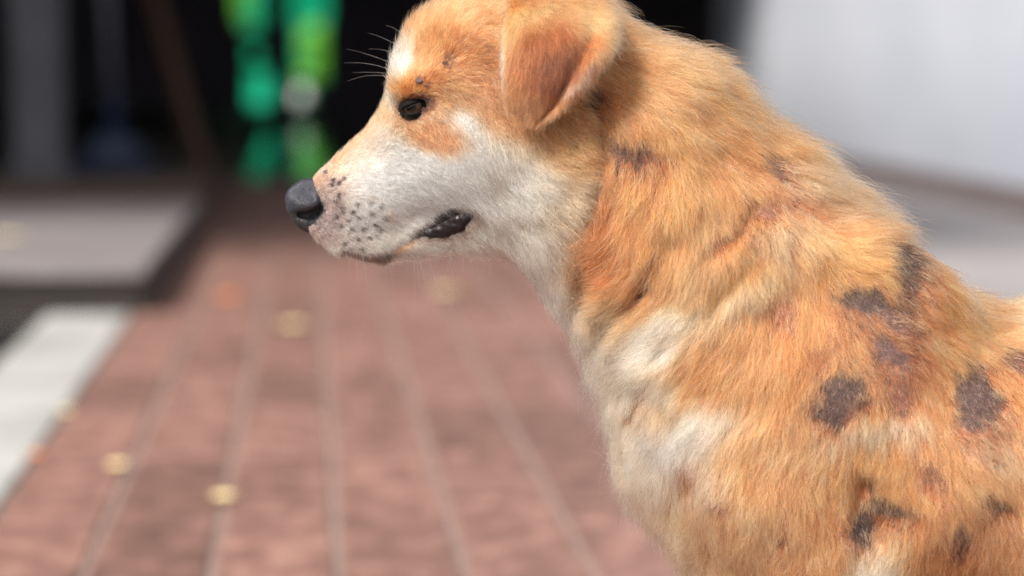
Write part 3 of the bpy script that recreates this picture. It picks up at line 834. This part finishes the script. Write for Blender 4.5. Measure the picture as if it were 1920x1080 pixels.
# ---- hair growing
def grow(name, P, F, N, mat, parent, count, weight_fn, coat_fn, length_fn=None, comb_fn=comb, seg=5, radius=0.00008, clump=0.68, clump_every=10, seed=1, inframe=True, shrink=None):
    rng = np.random.default_rng(seed)
    T = np.concatenate([F[:, [0, 1, 2]], F[:, [0, 2, 3]]])
    A = 0.5 * np.linalg.norm(np.cross(P[T[:, 1]] - P[T[:, 0]], P[T[:, 2]] - P[T[:, 0]]), axis=1)
    C = P[T].mean(1)
    w = A * weight_fn(C, N[T].mean(1))
    tri = rng.choice(len(T), size=count, p=w / w.sum())
    r1 = np.sqrt(rng.random(count)); r2 = rng.random(count)
    b = np.stack([1 - r1, r1 * (1 - r2), r1 * r2], 1)
    root = (P[T[tri]] * b[:, :, None]).sum(1)
    nor = (N[T[tri]] * b[:, :, None]).sum(1)
    nor /= np.linalg.norm(nor, axis=1, keepdims=True) + 1e-9
    c = chart(root)
    rgb, keep, lenf, dark = coat_fn(root, c, rng)
    ok = rng.random(count) < keep
    root, nor, c, rgb, lenf = root[ok], nor[ok], c[ok], rgb[ok], lenf[ok]
    n = len(root)
    cd, ln, lift = comb_fn(c)
    if name == 'ear_fur': ln = ln * 1.1
    else: ln = ln * np.where(c[:, 0] > 1130, .88, 1)
    d = np.stack([cd[:, 0], np.zeros(n), -cd[:, 1]], 1)
    # tufts: low-frequency swirl of the lie of the hair
    sw = 0.30 * vnoise(root, 40, 41) + 0.26 * vnoise(root, 140, 42)
    sw *= np.clip((c[:, 0] - 700) / 400, .35, 1)
    sw += rng.normal(0, .26, n)
    ca, sa = np.cos(sw), np.sin(sw)
    d = np.stack([d[:, 0] * ca - d[:, 2] * sa, d[:, 1], d[:, 0] * sa + d[:, 2] * ca], 1)
    d = d - nor * (d * nor).sum(1, keepdims=True)
    dn = np.linalg.norm(d, axis=1, keepdims=True)
    d = np.where(dn > 1e-4, d / np.maximum(dn, 1e-4), np.array([[0, 0, -1.0]]))
    ln = ln * 0.001 * lenf * np.clip(rng.normal(1, .22, n), .35, 1.6)
    fl = np.clip(lift * (1 + .8 * vnoise(root, 90, 44)) + rng.normal(0, .09, n), .04, 1.1)
    ln = ln * (1 + .10 * np.clip((nor[:, 2] - .35) / .4, 0, 1) * (c[:, 0] > 1150))
    guard = rng.random(n) < .08
    ln = np.where(guard, ln * 1.45, ln)
    fl = fl + .22 * np.clip((nor[:, 2] - .3) / .4, 0, 1) * (c[:, 0] > 1150) * rng.random(n)
    fl = np.where(guard, fl + .12 + .12 * rng.random(n), fl)
    side = np.cross(nor, d)
    t = np.linspace(0, 1, seg)[None, :, None]
    bendv = rng.normal(0, .16, (n, 1, 1))
    wav = rng.random((n, 1, 1)) * 6.28
    sf = np.sin(fl)[:, None, None]; cf = np.cos(fl)[:, None, None]
    base = d[:, None, :] * (t * cf) + nor[:, None, :] * (sf * (t - .32 * t * t)) + side[:, None, :] * (bendv * t * t + .022 * np.sin(t * 7 + wav) * t)
    base += np.array([0, 0, -1.0])[None, None, :] * .05 * t * t
    X = root[:, None, :] + base * ln[:, None, None]
    # clumping: wide matted tufts, then fine locks
    body = name == 'fur'
    for every, amt, power in (((150, .30, 1.2), (clump_every, clump, 1.3)) if body else ((clump_every, clump, 1.3),)):
        m = max(1, n // every)
        ids = rng.choice(n, m, replace=False)
        kd = kdtree.KDTree(m)
        for j, i in enumerate(ids):
            kd.insert(root[i], j)
        kd.balance()
        find = kd.find
        near = np.fromiter((find(p)[1] for p in root.tolist()), dtype=np.int64, count=n)
        ci = ids[near]
        k = (np.where(guard, .35, 1) * amt * np.clip(rng.normal(1, .35, n), 0, 1.3))[:, None, None] * (t ** power)
        if every > 100:
            k = k * np.clip((ln - .006) / .012, 0, 1)[:, None, None]
        rel = (X[ci] - root[ci][:, None, :]) * (ln / ln[ci])[:, None, None]
        target = root[ci][:, None, :] + rel
        X = X + (target - X) * np.clip(k, 0, .95)
        rgb = rgb * (1 + (.05 if every > 100 else .13) * rng.normal(0, 1, m)[near][:, None])
    frz = rng.normal(0, 1, (n, seg, 3)) * (t ** 1.2) * ln[:, None, None] * (.028 if body else .018)
    X += frz
    rgb = np.clip(rgb * (1 + rng.normal(0, .15, (n, 1))) + rng.normal(0, 4, (n, 1)), 6, 255)
    lc = lin(rgb)
    cv = bpy.data.hair_curves.new(name)
    cv.add_curves([seg] * n)
    cv.attributes['position'].data.foreach_set('vector', X.astype(np.float32).ravel()) if 'position' in cv.attributes else None
    ra = cv.attributes.get('radius') or cv.attributes.new('radius', 'FLOAT', 'POINT')
    rr = radius * np.clip(rng.normal(1, .28, (n, 1)), .6, 1.9) * (1 - .75 * np.linspace(0, 1, seg)[None, :] ** 2.0)
    if inframe:
        off = (c[:, 0] > 2000) | (c[:, 1] > 1160) | (root[:, 1] > D0 + .03)
        rr = rr * np.where(off, 2.4, 1)[:, None]
    ra.data.foreach_set('value', rr.astype(np.float32).ravel())
    at = cv.attributes.new('coat', 'FLOAT_COLOR', 'CURVE')
    at.data.foreach_set('color', np.concatenate([lc, np.ones((n, 1))], 1).astype(np.float32).ravel())
    cv.materials.append(mat)
    o = bpy.data.objects.new(name, cv)
    link(o, parent)
    return o, n

def hair_material():
    m = bpy.data.materials.new('dog_hair')
    m.use_nodes = True
    nt = m.node_tree; nt.nodes.clear()
    N, L = nt.nodes, nt.links
    at = N.new('ShaderNodeAttribute'); at.attribute_name = 'coat'
    hb = N.new('ShaderNodeBsdfHairPrincipled')
    hb.model = 'CHIANG'; hb.parametrization = 'COLOR'
    hb.inputs['IOR'].default_value = 1.40
    hb.inputs['Roughness'].default_value = 0.40
    hb.inputs['Radial Roughness'].default_value = 0.55
    hb.inputs['Coat'].default_value = 0.0
    L.new(at.outputs['Color'], hb.inputs['Color'])
    out = N.new('ShaderNodeOutputMaterial')
    L.new(hb.outputs[0], out.inputs[0])
    return m
M_hair = hair_material()

def skin_material(name, attr=None, colour=None, rough=.6, bump=.35, scale=900, sss=0.0, spec=.4):
    m, nt, b = nodemat(name)
    N, L = nt.nodes, nt.links
    tc = N.new('ShaderNodeTexCoord')
    nz = N.new('ShaderNodeTexNoise'); nz.inputs['Scale'].default_value = scale * .35; nz.inputs['Detail'].default_value = 8
    L.new(tc.outputs['Object'], nz.inputs['Vector'])
    hs = N.new('ShaderNodeHueSaturation')
    mr = N.new('ShaderNodeMapRange'); mr.inputs['From Min'].default_value = .3; mr.inputs['From Max'].default_value = .7
    mr.inputs['To Min'].default_value = .55; mr.inputs['To Max'].default_value = 1.5
    L.new(nz.outputs['Fac'], mr.inputs['Value']); L.new(mr.outputs[0], hs.inputs['Value'])
    if attr:
        at = N.new('ShaderNodeAttribute'); at.attribute_name = attr
        L.new(at.outputs['Color'], hs.inputs['Color'])
    else:
        hs.inputs['Color'].default_value = (*lin(colour), 1)
    L.new(hs.outputs[0], b.inputs['Base Color'])
    vo = N.new('ShaderNodeTexVoronoi'); vo.inputs['Scale'].default_value = scale
    L.new(tc.outputs['Object'], vo.inputs['Vector'])
    bp = N.new('ShaderNodeBump'); bp.inputs['Strength'].default_value = bump; bp.inputs['Distance'].default_value = .0012
    L.new(vo.outputs['Distance'], bp.inputs['Height']); L.new(bp.outputs[0], b.inputs['Normal'])
    b.inputs['Roughness'].default_value = rough
    b.inputs['Specular IOR Level'].default_value = spec
    return m
M_skin = skin_material('dog_skin', attr='coat', rough=.6)
M_nose = skin_material('nose_leather', attr='coat', rough=.36, bump=.5, scale=1700, spec=.6)
M_lip = skin_material('dark_lip', colour=(20, 13, 15), rough=.40, bump=.12, scale=900, spec=.35)
M_lid = skin_material('dark_eyelid', colour=(16, 12, 11), rough=.65, bump=.2, scale=1800, spec=.12)
def eye_mat():
    m, nt, b = nodemat('eyeball')
    N, L = nt.nodes, nt.links
    tc = N.new('ShaderNodeTexCoord')
    sx = N.new('ShaderNodeVectorMath'); sx.operation = 'DISTANCE'
    sx.inputs[1].default_value = (-.30, -.95, -.05)
    nm = N.new('ShaderNodeVectorMath'); nm.operation = 'NORMALIZE'
    L.new(tc.outputs['Object'], nm.inputs[0]); L.new(nm.outputs[0], sx.inputs[0])
    cr = N.new('ShaderNodeValToRGB')
    cr.color_ramp.elements[0].position = .34; cr.color_ramp.elements[0].color = (.004, .003, .003, 1)
    cr.color_ramp.elements[1].position = .40; cr.color_ramp.elements[1].color = (.04, .018, .008, 1)
    e = cr.color_ramp.elements.new(.78); e.color = (.022, .010, .005, 1)
    e = cr.color_ramp.elements.new(.86); e.color = (.05, .035, .03, 1)
    L.new(sx.outputs['Value'], cr.inputs[0]); L.new(cr.outputs[0], b.inputs['Base Color'])
    b.inputs['Roughness'].default_value = .10
    b.inputs['Specular IOR Level'].default_value = .35
    return m
M_eye = eye_mat()

# body mesh = the dog itself
bc = chart(bodyP)
bcoat = coat_colour(bodyP, bc)
bb_, bskin = baldness(bodyP, bc)
lipd = along(bc, LIP); flipd = along(bc, FRONTLIP)
wh = np.clip((bcoat[:, 2:3] - 110) / 110, 0, 1)
skin = bcoat * (np.array([.66, .54, .44]) * .9 * (1 - wh) + np.array([.93, .86, .82]) * wh)
kb = np.clip(bb_ * 1.25, 0, 1)[:, None]
skin = skin * (1 - kb) + bskin * np.array([.92, .80, .70]) * kb
for dd_, cc_ in ((lipd, (50, 38, 42)), (flipd, (96, 66, 62))):
    k = (1 - sstep(dd_, 3, 11))[:, None]
    skin = skin * (1 - k) + np.array(cc_, float) * k
k = (1 - sstep(along(bc, [(640, 472, 1), (690, 482, 1), (735, 466, 1), (775, 441, 1)]), 1, 7))[:, None]
skin = skin * (1 - k) + np.array((60, 44, 42), float) * k  # shadow of the mouth line painted into the skin
k = (1 - sstep(ell(bc, (777, 194, 34, 20, -18)), .8, 1.3))[:, None]
skin = skin * (1 - k) + np.array((52, 40, 38), float) * k
k = (1 - sstep(ell(bc, (572, 390, 40, 46, 0)), .8, 1.2))[:, None]
skin = skin * (1 - k) + np.array((26, 22, 24), float) * k
# groove of the mouth
groove = along(bc, [(640, 472, 1), (690, 482, 1), (735, 466, 1), (775, 441, 1), (832, 414, 1), (876, 394, 1)])
bodyP = bodyP - bodyN * (0.0022 * np.exp(-(np.maximum(groove, 0) / 7.0) ** 2))[:, None]
# open the eye sockets, hollow the nostrils
fc = bc[bodyF].mean(1)
bodyP = bodyP - bodyN * (0.0045 * (1 - sstep(ell(bc, (586, 397, 22, 15, -40)), .6, 1.2)))[:, None]
bodyFm = bodyF[ell(fc, (778, 199, 23, 11, -20)) > 1.0]
dog = fast_mesh('dog', bodyP, bodyFm, M_skin)
tag(dog, 'orange and white mangy dog standing in profile with bald dark patches and a folded ear', 'dog')
ca_ = dog.data.attributes.new('coat', 'FLOAT_COLOR', 'POINT')
ca_.data.foreach_set('color', np.concatenate([lin(skin), np.ones((len(skin), 1))], 1).astype(np.float32).ravel())

def body_weight(C, N):
    c = chart(C)
    tocam = CAMP - C
    tocam /= np.linalg.norm(tocam, axis=1, keepdims=True)
    f = (N * tocam).sum(1)
    w = np.where(f > -.25, 1.0, .16)
    w = w * np.where((c[:, 0] > 1990) | (c[:, 1] > 1150), .13, 1)
    w = w * np.where(C[:, 1] > D0 + .02, np.where(f > -.25, .6, .5), 1)
    face = np.clip((1120 - c[:, 0]) / 250, 0, 1) * (c[:, 1] < 640)
    w = w * (1 + 3.2 * face)
    w = w * (1 + 1.5 * np.clip((780 - c[:, 0]) / 200, 0, 1))
    return w

def body_coat(root, c, rng):
    n = len(root)
    rgb = coat_colour(root, c)
    sat = rgb[:, 0] - rgb[:, 2]
    rgb[:, 1] -= .100 * sat; rgb[:, 2] += .02 * sat
    b, sk = baldness(root, c)
    # thin, broken edges of the bald patches
    bn = np.clip(b + .25 * vnoise(root, 220, 51) * (b > .05) * (b < .9), 0, 1)
    bn = np.clip(bn * (1 + .45 * vnoise(root, 170, 57)), 0, 1)
    keep = 1 - bn ** 0.9 * .82
    lenf = (1 - .70 * bn) * (1 - .32 * near_bald(root, c))
    # in and round the patches the hair is darker at the roots and matted
    k = np.clip(bn * 1.3 - .15, 0, .92)[:, None]
    stub = np.where((rng.random(n) < .55)[:, None], sk * np.array([.9, .74, .62]), np.array((196, 150, 104), float))
    rgb = rgb * (1 - k) + stub * k
    # dark hairs sprinkled through
    sp = rng.random(n) < .05 + .10 * (c[:, 0] < 1100) * (c[:, 0] > 900)
    rgb[sp] *= .62
    lt = rng.random(n) < .16
    rgb[lt] = rgb[lt] * .5 + np.array((246, 226, 198)) * .5
    # follicle dots on the muzzle
    for (x, y) in DOTS:
        m = (c[:, 0] - x) ** 2 + (c[:, 1] - y) ** 2 < (2.9 + 1.3 * rng.random(n)) ** 2
        rgb[m] = (44, 34, 34)
        lenf[m] *= .9
    for (x, y, r) in ((788, 151, 6.5), (836, 120, 5), (802, 160, 3), (843, 128, 3)):
        q_ = np.hypot(c[:, 0] - x + r * .2, c[:, 1] - y - r * .2)
        keep = np.where(q_ < r, 0, keep); lenf = np.where(q_ < r * 1.9, lenf * .45, lenf)
    # lips, eye rims, nose are bare
    ld = along(c, LIP)
    keep = np.where(ld < -3.0, 0, keep)
    m = (ld < 5) & (ld >= -3.0)
    rgb[m] = rgb[m] * .35 + np.array((40, 32, 32)) * .65
    lenf = np.where((ld < 16), lenf * .75, lenf)
    fd = along(c, FRONTLIP)
    keep = np.where(fd < 1, .12, keep)
    rgb[fd < 6] = rgb[fd < 6] * .3 + np.array((52, 42, 42)) * .7
    gd = along(c, [(716, 478, 3), (745, 462, 4), (778, 441, 3)])
    m = gd < 3 + rng.random(n) * 3
    rgb[m] = rgb[m] * .4 + np.array((64, 60, 60)) * .6  # mouth-line shadow painted into the hair colour
    ee = ell(c, (778, 199, 26.5, 12, -20))
    keep = np.where(ee < 1.0, 0, keep)
    kk = (1 - sstep(ee, .95, 1.75))[:, None] * .85
    rgb = rgb * (1 - kk) + np.array((50, 33, 27)) * kk
    lenf = np.where(ee < 1.6, lenf * .55, lenf)
    kt = (1 - sstep(ell(c, (745, 212, 22, 8, 50)), .6, 1.3))[:, None] * .6
    rgb = rgb * (1 - kt) + np.array((110, 84, 70)) * kt
    ne = ell(c, (567, 384, 34, 42, -8))
    keep = np.where(ne < 1.0, 0, keep)
    lenf = np.where(ne < 1.35, lenf * .5, lenf)
    return rgb, keep, lenf, None

fur, nf_ = grow('fur', bodyP, bodyF, bodyN, M_hair, dog, 760000, body_weight, body_coat, seed=5)
print('hairs', nf_)

# ---- ears
def ear_geometry(side):
    front = [(975, -40), (955, 0), (948, 50), (944, 100), (944, 150), (950, 194), (982, 225)]
    back = [(1110, -20), (1140, 25), (1144, 74), (1120, 120), (1090, 160), (1060, 195), (1016, 226)]
    deps = [.038, .056, .071, .076, .077, .074, .070]
    m, n = 25, 20
    def spl(pts, t):
        x = t * (len(pts) - 1); i = min(int(x), len(pts) - 2); f = x - i
        p0, p1, p2, p3 = (np.array(pts[max(i - 1, 0)], float), np.array(pts[i], float), np.array(pts[i + 1], float), np.array(pts[min(i + 2, len(pts) - 1)], float))
        return .5 * (2 * p1 + (p2 - p0) * f + (2 * p0 - 5 * p1 + 4 * p2 - p3) * f * f + (3 * p1 - p0 - 3 * p2 + p3) * f ** 3)
    V = []
    for j in range(m + 1):
        t = j / m
        a, b = spl(front, t), spl(back, t)
        dep = float(spl([(d_,) for d_ in deps], t)[0])
        for layer in (0, 1):
            for i in range(n + 1):
                s = i / n
                p = a * (1 - s) + b * s
                cup = math.sin(math.pi * s) ** .8
                edge = (4 * s * (1 - s)) ** .5
                # the back edge rolls outwards and shows its pale rim
                roll = .005 * math.exp(-((s - .93) / .08) ** 2) * min(1, t * 2)
                crease = -.004 * math.exp(-((s - .78) / .06) ** 2) * min(1, t * 2)
                y = dep + .007 * cup * (1 - .3 * t) + roll + crease
                th = (.0012 + .0034 * edge) * (1 if t < .97 else .5)
                y += -th if layer else th * .3
                q = plane_pt(p[0], p[1])
                # photo-true outline at the ear's own distance
                k = (D0 - y) / D0
                q = np.array([q[0] * k, D0, H + (q[2] - H) * k])
                V.append((q[0], D0 + (y * -1 if side < 0 else y), q[2]))
    V = np.array(V); F = []
    W_ = n + 1
    def vid(j, layer, i): return (j * 2 + layer) * W_ + i
    for j in range(m):
        for i in range(n):
            F.append((vid(j, 0, i), vid(j + 1, 0, i), vid(j + 1, 0, i + 1), vid(j, 0, i + 1)))
            F.append((vid(j, 1, i), vid(j, 1, i + 1), vid(j + 1, 1, i + 1), vid(j + 1, 1, i)))
        F.append((vid(j, 0, 0), vid(j, 1, 0), vid(j + 1, 1, 0), vid(j + 1, 0, 0)))
        F.append((vid(j, 0, n), vid(j + 1, 0, n), vid(j + 1, 1, n), vid(j, 1, n)))
    for i in range(n):
        F.append((vid(m, 0, i), vid(m, 1, i), vid(m, 1, i + 1), vid(m, 0, i + 1)))
    F = np.array(F)
    if side > 0:
        F = F[:, ::-1]
    V = smooth_mesh(V, F, 3)
    return V, F

EAR_PAINT = [(1040, 60, 130, 60, 0, (212, 146, 84), 1), (1010, 40, 60, 40, 0, (224, 164, 104), .8), (1040, 98, 92, 78, -20, (152, 90, 50), .95), (1050, 130, 50, 48, -30, (112, 68, 42), .85), (1000, 195, 44, 34, 10, (196, 126, 80), .95),
             (945, 110, 6, 90, 0, (240, 210, 176), .85), (1112, 104, 40, 6, -54, (216, 160, 106), .6), (1080, 150, 34, 5, -48, (226, 190, 148), .8), (1146, 60, 24, 28, 0, (212, 154, 100), .7), (1105, 120, 22, 5, -52, (96, 76, 66), .7),
             (1108, 32, 50, 30, 0, (216, 152, 92), .7)]
def ear_colour(P, c):
    w = c + np.stack([vnoise(P, 120, 61) * 5, vnoise(P, 120, 62) * 5], 1)
    col = np.tile(np.array((190, 122, 70), float), (len(c), 1))
    for e in EAR_PAINT:
        k = (1 - sstep(ell(w, e), 0.55, 1.3)) * e[6]
        col = col * (1 - k[:, None]) + np.array(e[5], float) * k[:, None]
    return col
def ear_coat(root, c, rng):
    rgb = ear_colour(root, c)
    rgb[:, 1] -= .08 * (rgb[:, 0] - rgb[:, 2])
    m = rng.random(len(root)) < .10
    rgb[m] *= .7
    return rgb, np.ones(len(root)), np.ones(len(root)), None
ECOMB = np.array([(960, 0, .3, .6, 8, .3), (1100, 0, .5, .6, 9, .3), (950, 100, -.35, .9, 6.5, .45), (1000, 100, .0, 1, 6, .22), (1060, 100, -.05, 1, 6, .2), (1150, 60, .6, .7, 8, .4), (1120, 130, .25, .9, 8, .35), (960, 180, -.1, 1, 5.5, .3), (1000, 210, .1, 1, 5.5, .3), (1060, 180, .2, 1, 6, .3)], float)
def ear_comb(c):
    d2 = (c[:, None, 0] - ECOMB[None, :, 0]) ** 2 + (c[:, None, 1] - ECOMB[None, :, 1]) ** 2
    w = 1.0 / (d2 + 300) ** 1.5
    w /= w.sum(1, keepdims=True)
    return w @ ECOMB[:, 2:4], w @ ECOMB[:, 4], w @ ECOMB[:, 5]
for side, cnt in ((-1, 62000), (1, 12000)):
    eP, eF = ear_geometry(side)
    eN = normals(eP, eF)
    ear = fast_mesh('ear', eP, eF, M_skin, dog)
    ec = ear_colour(eP, chart(eP)) * .75
    a_ = ear.data.attributes.new('coat', 'FLOAT_COLOR', 'POINT')
    a_.data.foreach_set('color', np.concatenate([lin(ec), np.ones((len(ec), 1))], 1).astype(np.float32).ravel())
    def ear_w(C, N, side=side):
        return np.where(N[:, 1] * side > -.3, 1.0, .25)
    grow('ear_fur', eP, eF, eN, M_hair, ear, cnt, ear_w, ear_coat, comb_fn=ear_comb, seed=9 + side, clump=.45, clump_every=10, radius=.00007, inframe=False)
    ear['label'] = 'folded brown ear with a pale rim' if side < 0 else 'far ear, folded like the near one'

# ---- nose leather
nf2 = Field(plane_pt(520, 460) - np.array([0, .03, 0]), plane_pt(640, 320) + np.array([0, .03, 0]), .0007)
nf2.chain([(560, 373, 25, 0, 1.05), (578, 368, 30, 0, 1.0), (606, 370, 38, 0, .85)], .006)
nf2.chain([(556, 392, 15, 0, 1.1), (566, 410, 14, 0, .9), (582, 422, 12, 0, .8), (600, 420, 20, 0, .8)], .005)
for s in (-1, 1):
    nf2.chain([(572, 378, 20, s * .0068, 1), (590, 376, 17, s * .0098, 1)], .0025)
    for dy in (1.0, .72, .45):
        nf2.chain([(606, 380, 4.5, s * .0150 * dy, 1), (598, 393, 7, s * .0148 * dy, 1), (583, 403, 8.5, s * .0130 * dy, 1), (566, 402, 7, s * .0105 * dy, 1)], .0009, 'sub')
nP, nF = nf2.nets()
nP = smooth_mesh(nP, nF, 2)
nose = fast_mesh('nose', nP, nF, M_nose, dog)
nc = chart(nP)
nk = sstep(nc[:, 1] + .25 * (nc[:, 0] - 570), 386, 400)[:, None]
ncol = np.array([[40, 41, 50]]) * (1 - nk) + np.array([[24, 21, 23]]) * nk
na = nose.data.attributes.new('coat', 'FLOAT_COLOR', 'POINT')
na.data.foreach_set('color', np.concatenate([lin(ncol), np.ones((len(ncol), 1))], 1).astype(np.float32).ravel())
nose['label'] = 'dark slate grey nose with a comma-shaped nostril'

# ---- lips: an upper and a lower fold on the near and far side
def surf_chain(pts, off):
    out = []
    for (x, y, r) in pts:
        p, n_ = near_surface(x, y)
        out.append((p + n_ * off, r * S))
    return out
def add_fold(fl, pts, side, k=.0012, s=.6):
    for (p, r), (q, r2) in zip(pts, pts[1:]):
        P1, Q1 = p.copy(), q.copy()
        if side > 0:
            P1[1] = 2 * D0 - P1[1]; Q1[1] = 2 * D0 - Q1[1]
        fl.cone(P1, r, Q1, r2, s, s, k)
up = surf_chain([(776, 440, 4), (800, 425, 8), (826, 409, 11), (854, 394, 12), (876, 392, 9)], -.0004)
lo = surf_chain([(780, 442, 5), (806, 437, 11), (836, 430, 16), (862, 417, 17), (880, 404, 11)], -.0012)
for side in (-1, 1):
    for nm, ch in (('upper_lip', up), ('lower_lip', lo)):
        c0 = ch[2][0]
        yy = c0[1] if side < 0 else 2 * D0 - c0[1]
        lf = Field((c0[0] - .026, yy - .014, c0[2] - .024), (c0[0] + .026, yy + .014, c0[2] + .024), .0008)
        add_fold(lf, ch, side)
        lP, lF = lf.nets()
        if len(lP):
            lP = smooth_mesh(lP, lF, 2)
            lP = lP + normals(lP, lF) * (.0006 * vnoise(lP, 420, 7))[:, None]
            fast_mesh(nm, lP, lF, M_lip, dog)

# ---- eyes
ep, en = near_surface(*EYE)
for side in (-1, 1):
    c0 = ep.copy(); c0[1] += .0086; c0n = c0.copy()
    if side > 0: c0[1] = 2 * D0 - c0[1]
    bm = bmesh.new()
    bmesh.ops.create_uvsphere(bm, u_segments=40, v_segments=24, radius=.0098)
    e = bm_obj('eye', bm, M_eye, dog, True)
    e.location = c0
    for (x, y, r) in ((767, 203, 2.2), (750, 214, 1.8)):
        p, n_ = near_surface(x, y)
        bm = bmesh.new(); bmesh.ops.create_icosphere(bm, subdivisions=2, radius=r * S)
        tc_ = bm_obj('pale_eye_dot', bm, M_white, e, True)  # tiny pale bead near the inner corner of the eye
        tc_.location = Vector((p[0], (p[1] if side < 0 else 2 * D0 - p[1]) - side * -.0012, p[2])) - Vector(c0)
    # lids: skin stretched over the ball round an almond opening
    UPC = [(750, 211), (757, 203), (767, 197.5), (780, 193), (795, 190), (808, 194)]
    LOC = [(750, 211), (760, 213), (770, 212.5), (783, 210), (797, 204), (808, 193)]
    for nm, crv, sgn in (('upper_eyelid', UPC, -1), ('lower_eyelid', LOC, 1)):
        cr_ = np.array(crv, float)
        tt = np.linspace(0, len(crv) - 1, 21)
        pc = np.stack([np.interp(tt, range(len(crv)), cr_[:, k_]) for k_ in (0, 1)], 1)
        mid = np.array([779, 200.0])
        rows = [(-.02, .00975), (0.0, .0104), (.10, .0109), (.28, .0109), (.5, .0107), (.75, .0104)]
        V_ = []
        for (ex, rad) in rows:
            for (x, y) in pc:
                dv = np.array([x, y]) - mid
                q2 = np.array([x, y]) + dv * ex * 1.1 + np.array([0, sgn * ex * 9])
                w0 = plane_pt(q2[0], q2[1]); kk_ = ep[1] / D0
                wx, wz = w0[0] * kk_, H + (w0[2] - H) * kk_
                dx_, dz_ = wx - ep[0], wz - ep[2]
                r2_ = rad * rad - dx_ * dx_ - dz_ * dz_
                by = near_surface(q2[0], q2[1])[0][1] + .0006
                sy = c0n[1] - math.sqrt(r2_) if r2_ > 0 else 9
                yv = min(by, sy) if ex > .3 else (sy if sy < 9 else by)
                V_.append((wx, yv if side < 0 else 2 * D0 - yv, wz))
        F_ = []
        for a_i in range(len(rows) - 1):
            for b_i in range(20):
                q0 = a_i * 21 + b_i
                F_.append((q0, q0 + 1, q0 + 22, q0 + 21))
        lo_ = mesh_obj(nm, np.array(V_) - np.array(c0), F_, M_lid, e, True)
        sd_ = lo_.modifiers.new('thickness', 'SOLIDIFY'); sd_.thickness = .0004; sd_.offset = 0
        ss_ = lo_.modifiers.new('smooth', 'SUBSURF'); ss_.levels = 1; ss_.render_levels = 1

# ---- small scabs on brow and forehead
for (x, y, r, cc) in ((788, 152, 6, (96, 76, 78)), (836, 120, 5, (84, 58, 50)), (802, 160, 3, (80, 56, 48)), (843, 128, 3, (120, 88, 80))):
    p, n_ = near_surface(x, y)
    bm = bmesh.new(); bmesh.ops.create_icosphere(bm, subdivisions=3, radius=r * S)
    for v in bm.verts:
        v.co = Vector((v.co.x * 1.1, v.co.y * .5, v.co.z * .8)) * (1 + .15 * math.sin(v.co.x * 4000) * math.cos(v.co.z * 3100))
    sb = bm_obj('scab', bm, skin_material('scab_skin', colour=cc, rough=.5, bump=.5, scale=1800), dog, True)
    sb.location = Vector(p + n_ * .0018)

# ---- whiskers
def whiskers():
    rng = np.random.default_rng(3)
    spec = []
    W = [((728, 118), (650, 92)), ((722, 128), (645, 118)), ((724, 142), (652, 152)), ((720, 134), (662, 136)), ((734, 100), (692, 92)), ((742, 88), (690, 62)), ((752, 74), (722, 48)), ((790, 150), (752, 96))]
    for a, b in W:
        p = plane_pt(a[0] + 14, a[1] + 4, -.004 * rng.random()); q = plane_pt(b[0], b[1], -.006 + .012 * rng.random())
        spec.append((p, q, .00011, (150, 140, 130)))
    for (x, y) in DOTS[5:]:
        p, n_ = near_surface(x, y)
        d = np.array([.25 + rng.normal(0, .3), -.55, -.75 + rng.normal(0, .25)])
        q = p + d / np.linalg.norm(d) * rng.uniform(.008, .022)
        spec.append((p, q, .00009, (226, 214, 200)))
    for k in range(26):
        x = rng.uniform(610, 960); y = 452 + 45 * sstep(np.array([x]), 610, 700)[0] - 12 * sstep(np.array([x]), 760, 900)[0]
        p = plane_pt(x, y - 14, rng.normal(0, .008)); q = p + np.array([rng.normal(.002, .004), 0, -rng.uniform(.012, .026)])
        spec.append((p, q, .00007, (232, 220, 206)))
    seg = 6; n = len(spec)
    X = np.zeros((n, seg, 3)); R = np.zeros((n, seg)); Cc = np.zeros((n, 4))
    for i, (p, q, r, c) in enumerate(spec):
        s = np.array([0, 0, 1.0]) * np.linalg.norm(q - p) * rng.normal(0.05, .05)
        for j in range(seg):
            t = j / (seg - 1)
            X[i, j] = p + (q - p) * t + s * 4 * t * (1 - t); R[i, j] = r * (1 - .8 * t)
        Cc[i, :3] = lin(c); Cc[i, 3] = 1
    cv = bpy.data.hair_curves.new('whiskers'); cv.add_curves([seg] * n)
    cv.attributes['position'].data.foreach_set('vector', X.astype(np.float32).ravel())
    ra = cv.attributes.get('radius') or cv.attributes.new('radius', 'FLOAT', 'POINT')
    ra.data.foreach_set('value', R.astype(np.float32).ravel())
    at = cv.attributes.new('coat', 'FLOAT_COLOR', 'CURVE'); at.data.foreach_set('color', Cc.astype(np.float32).ravel())
    cv.materials.append(M_hair)
    return link(bpy.data.objects.new('whiskers', cv), dog)
whiskers()
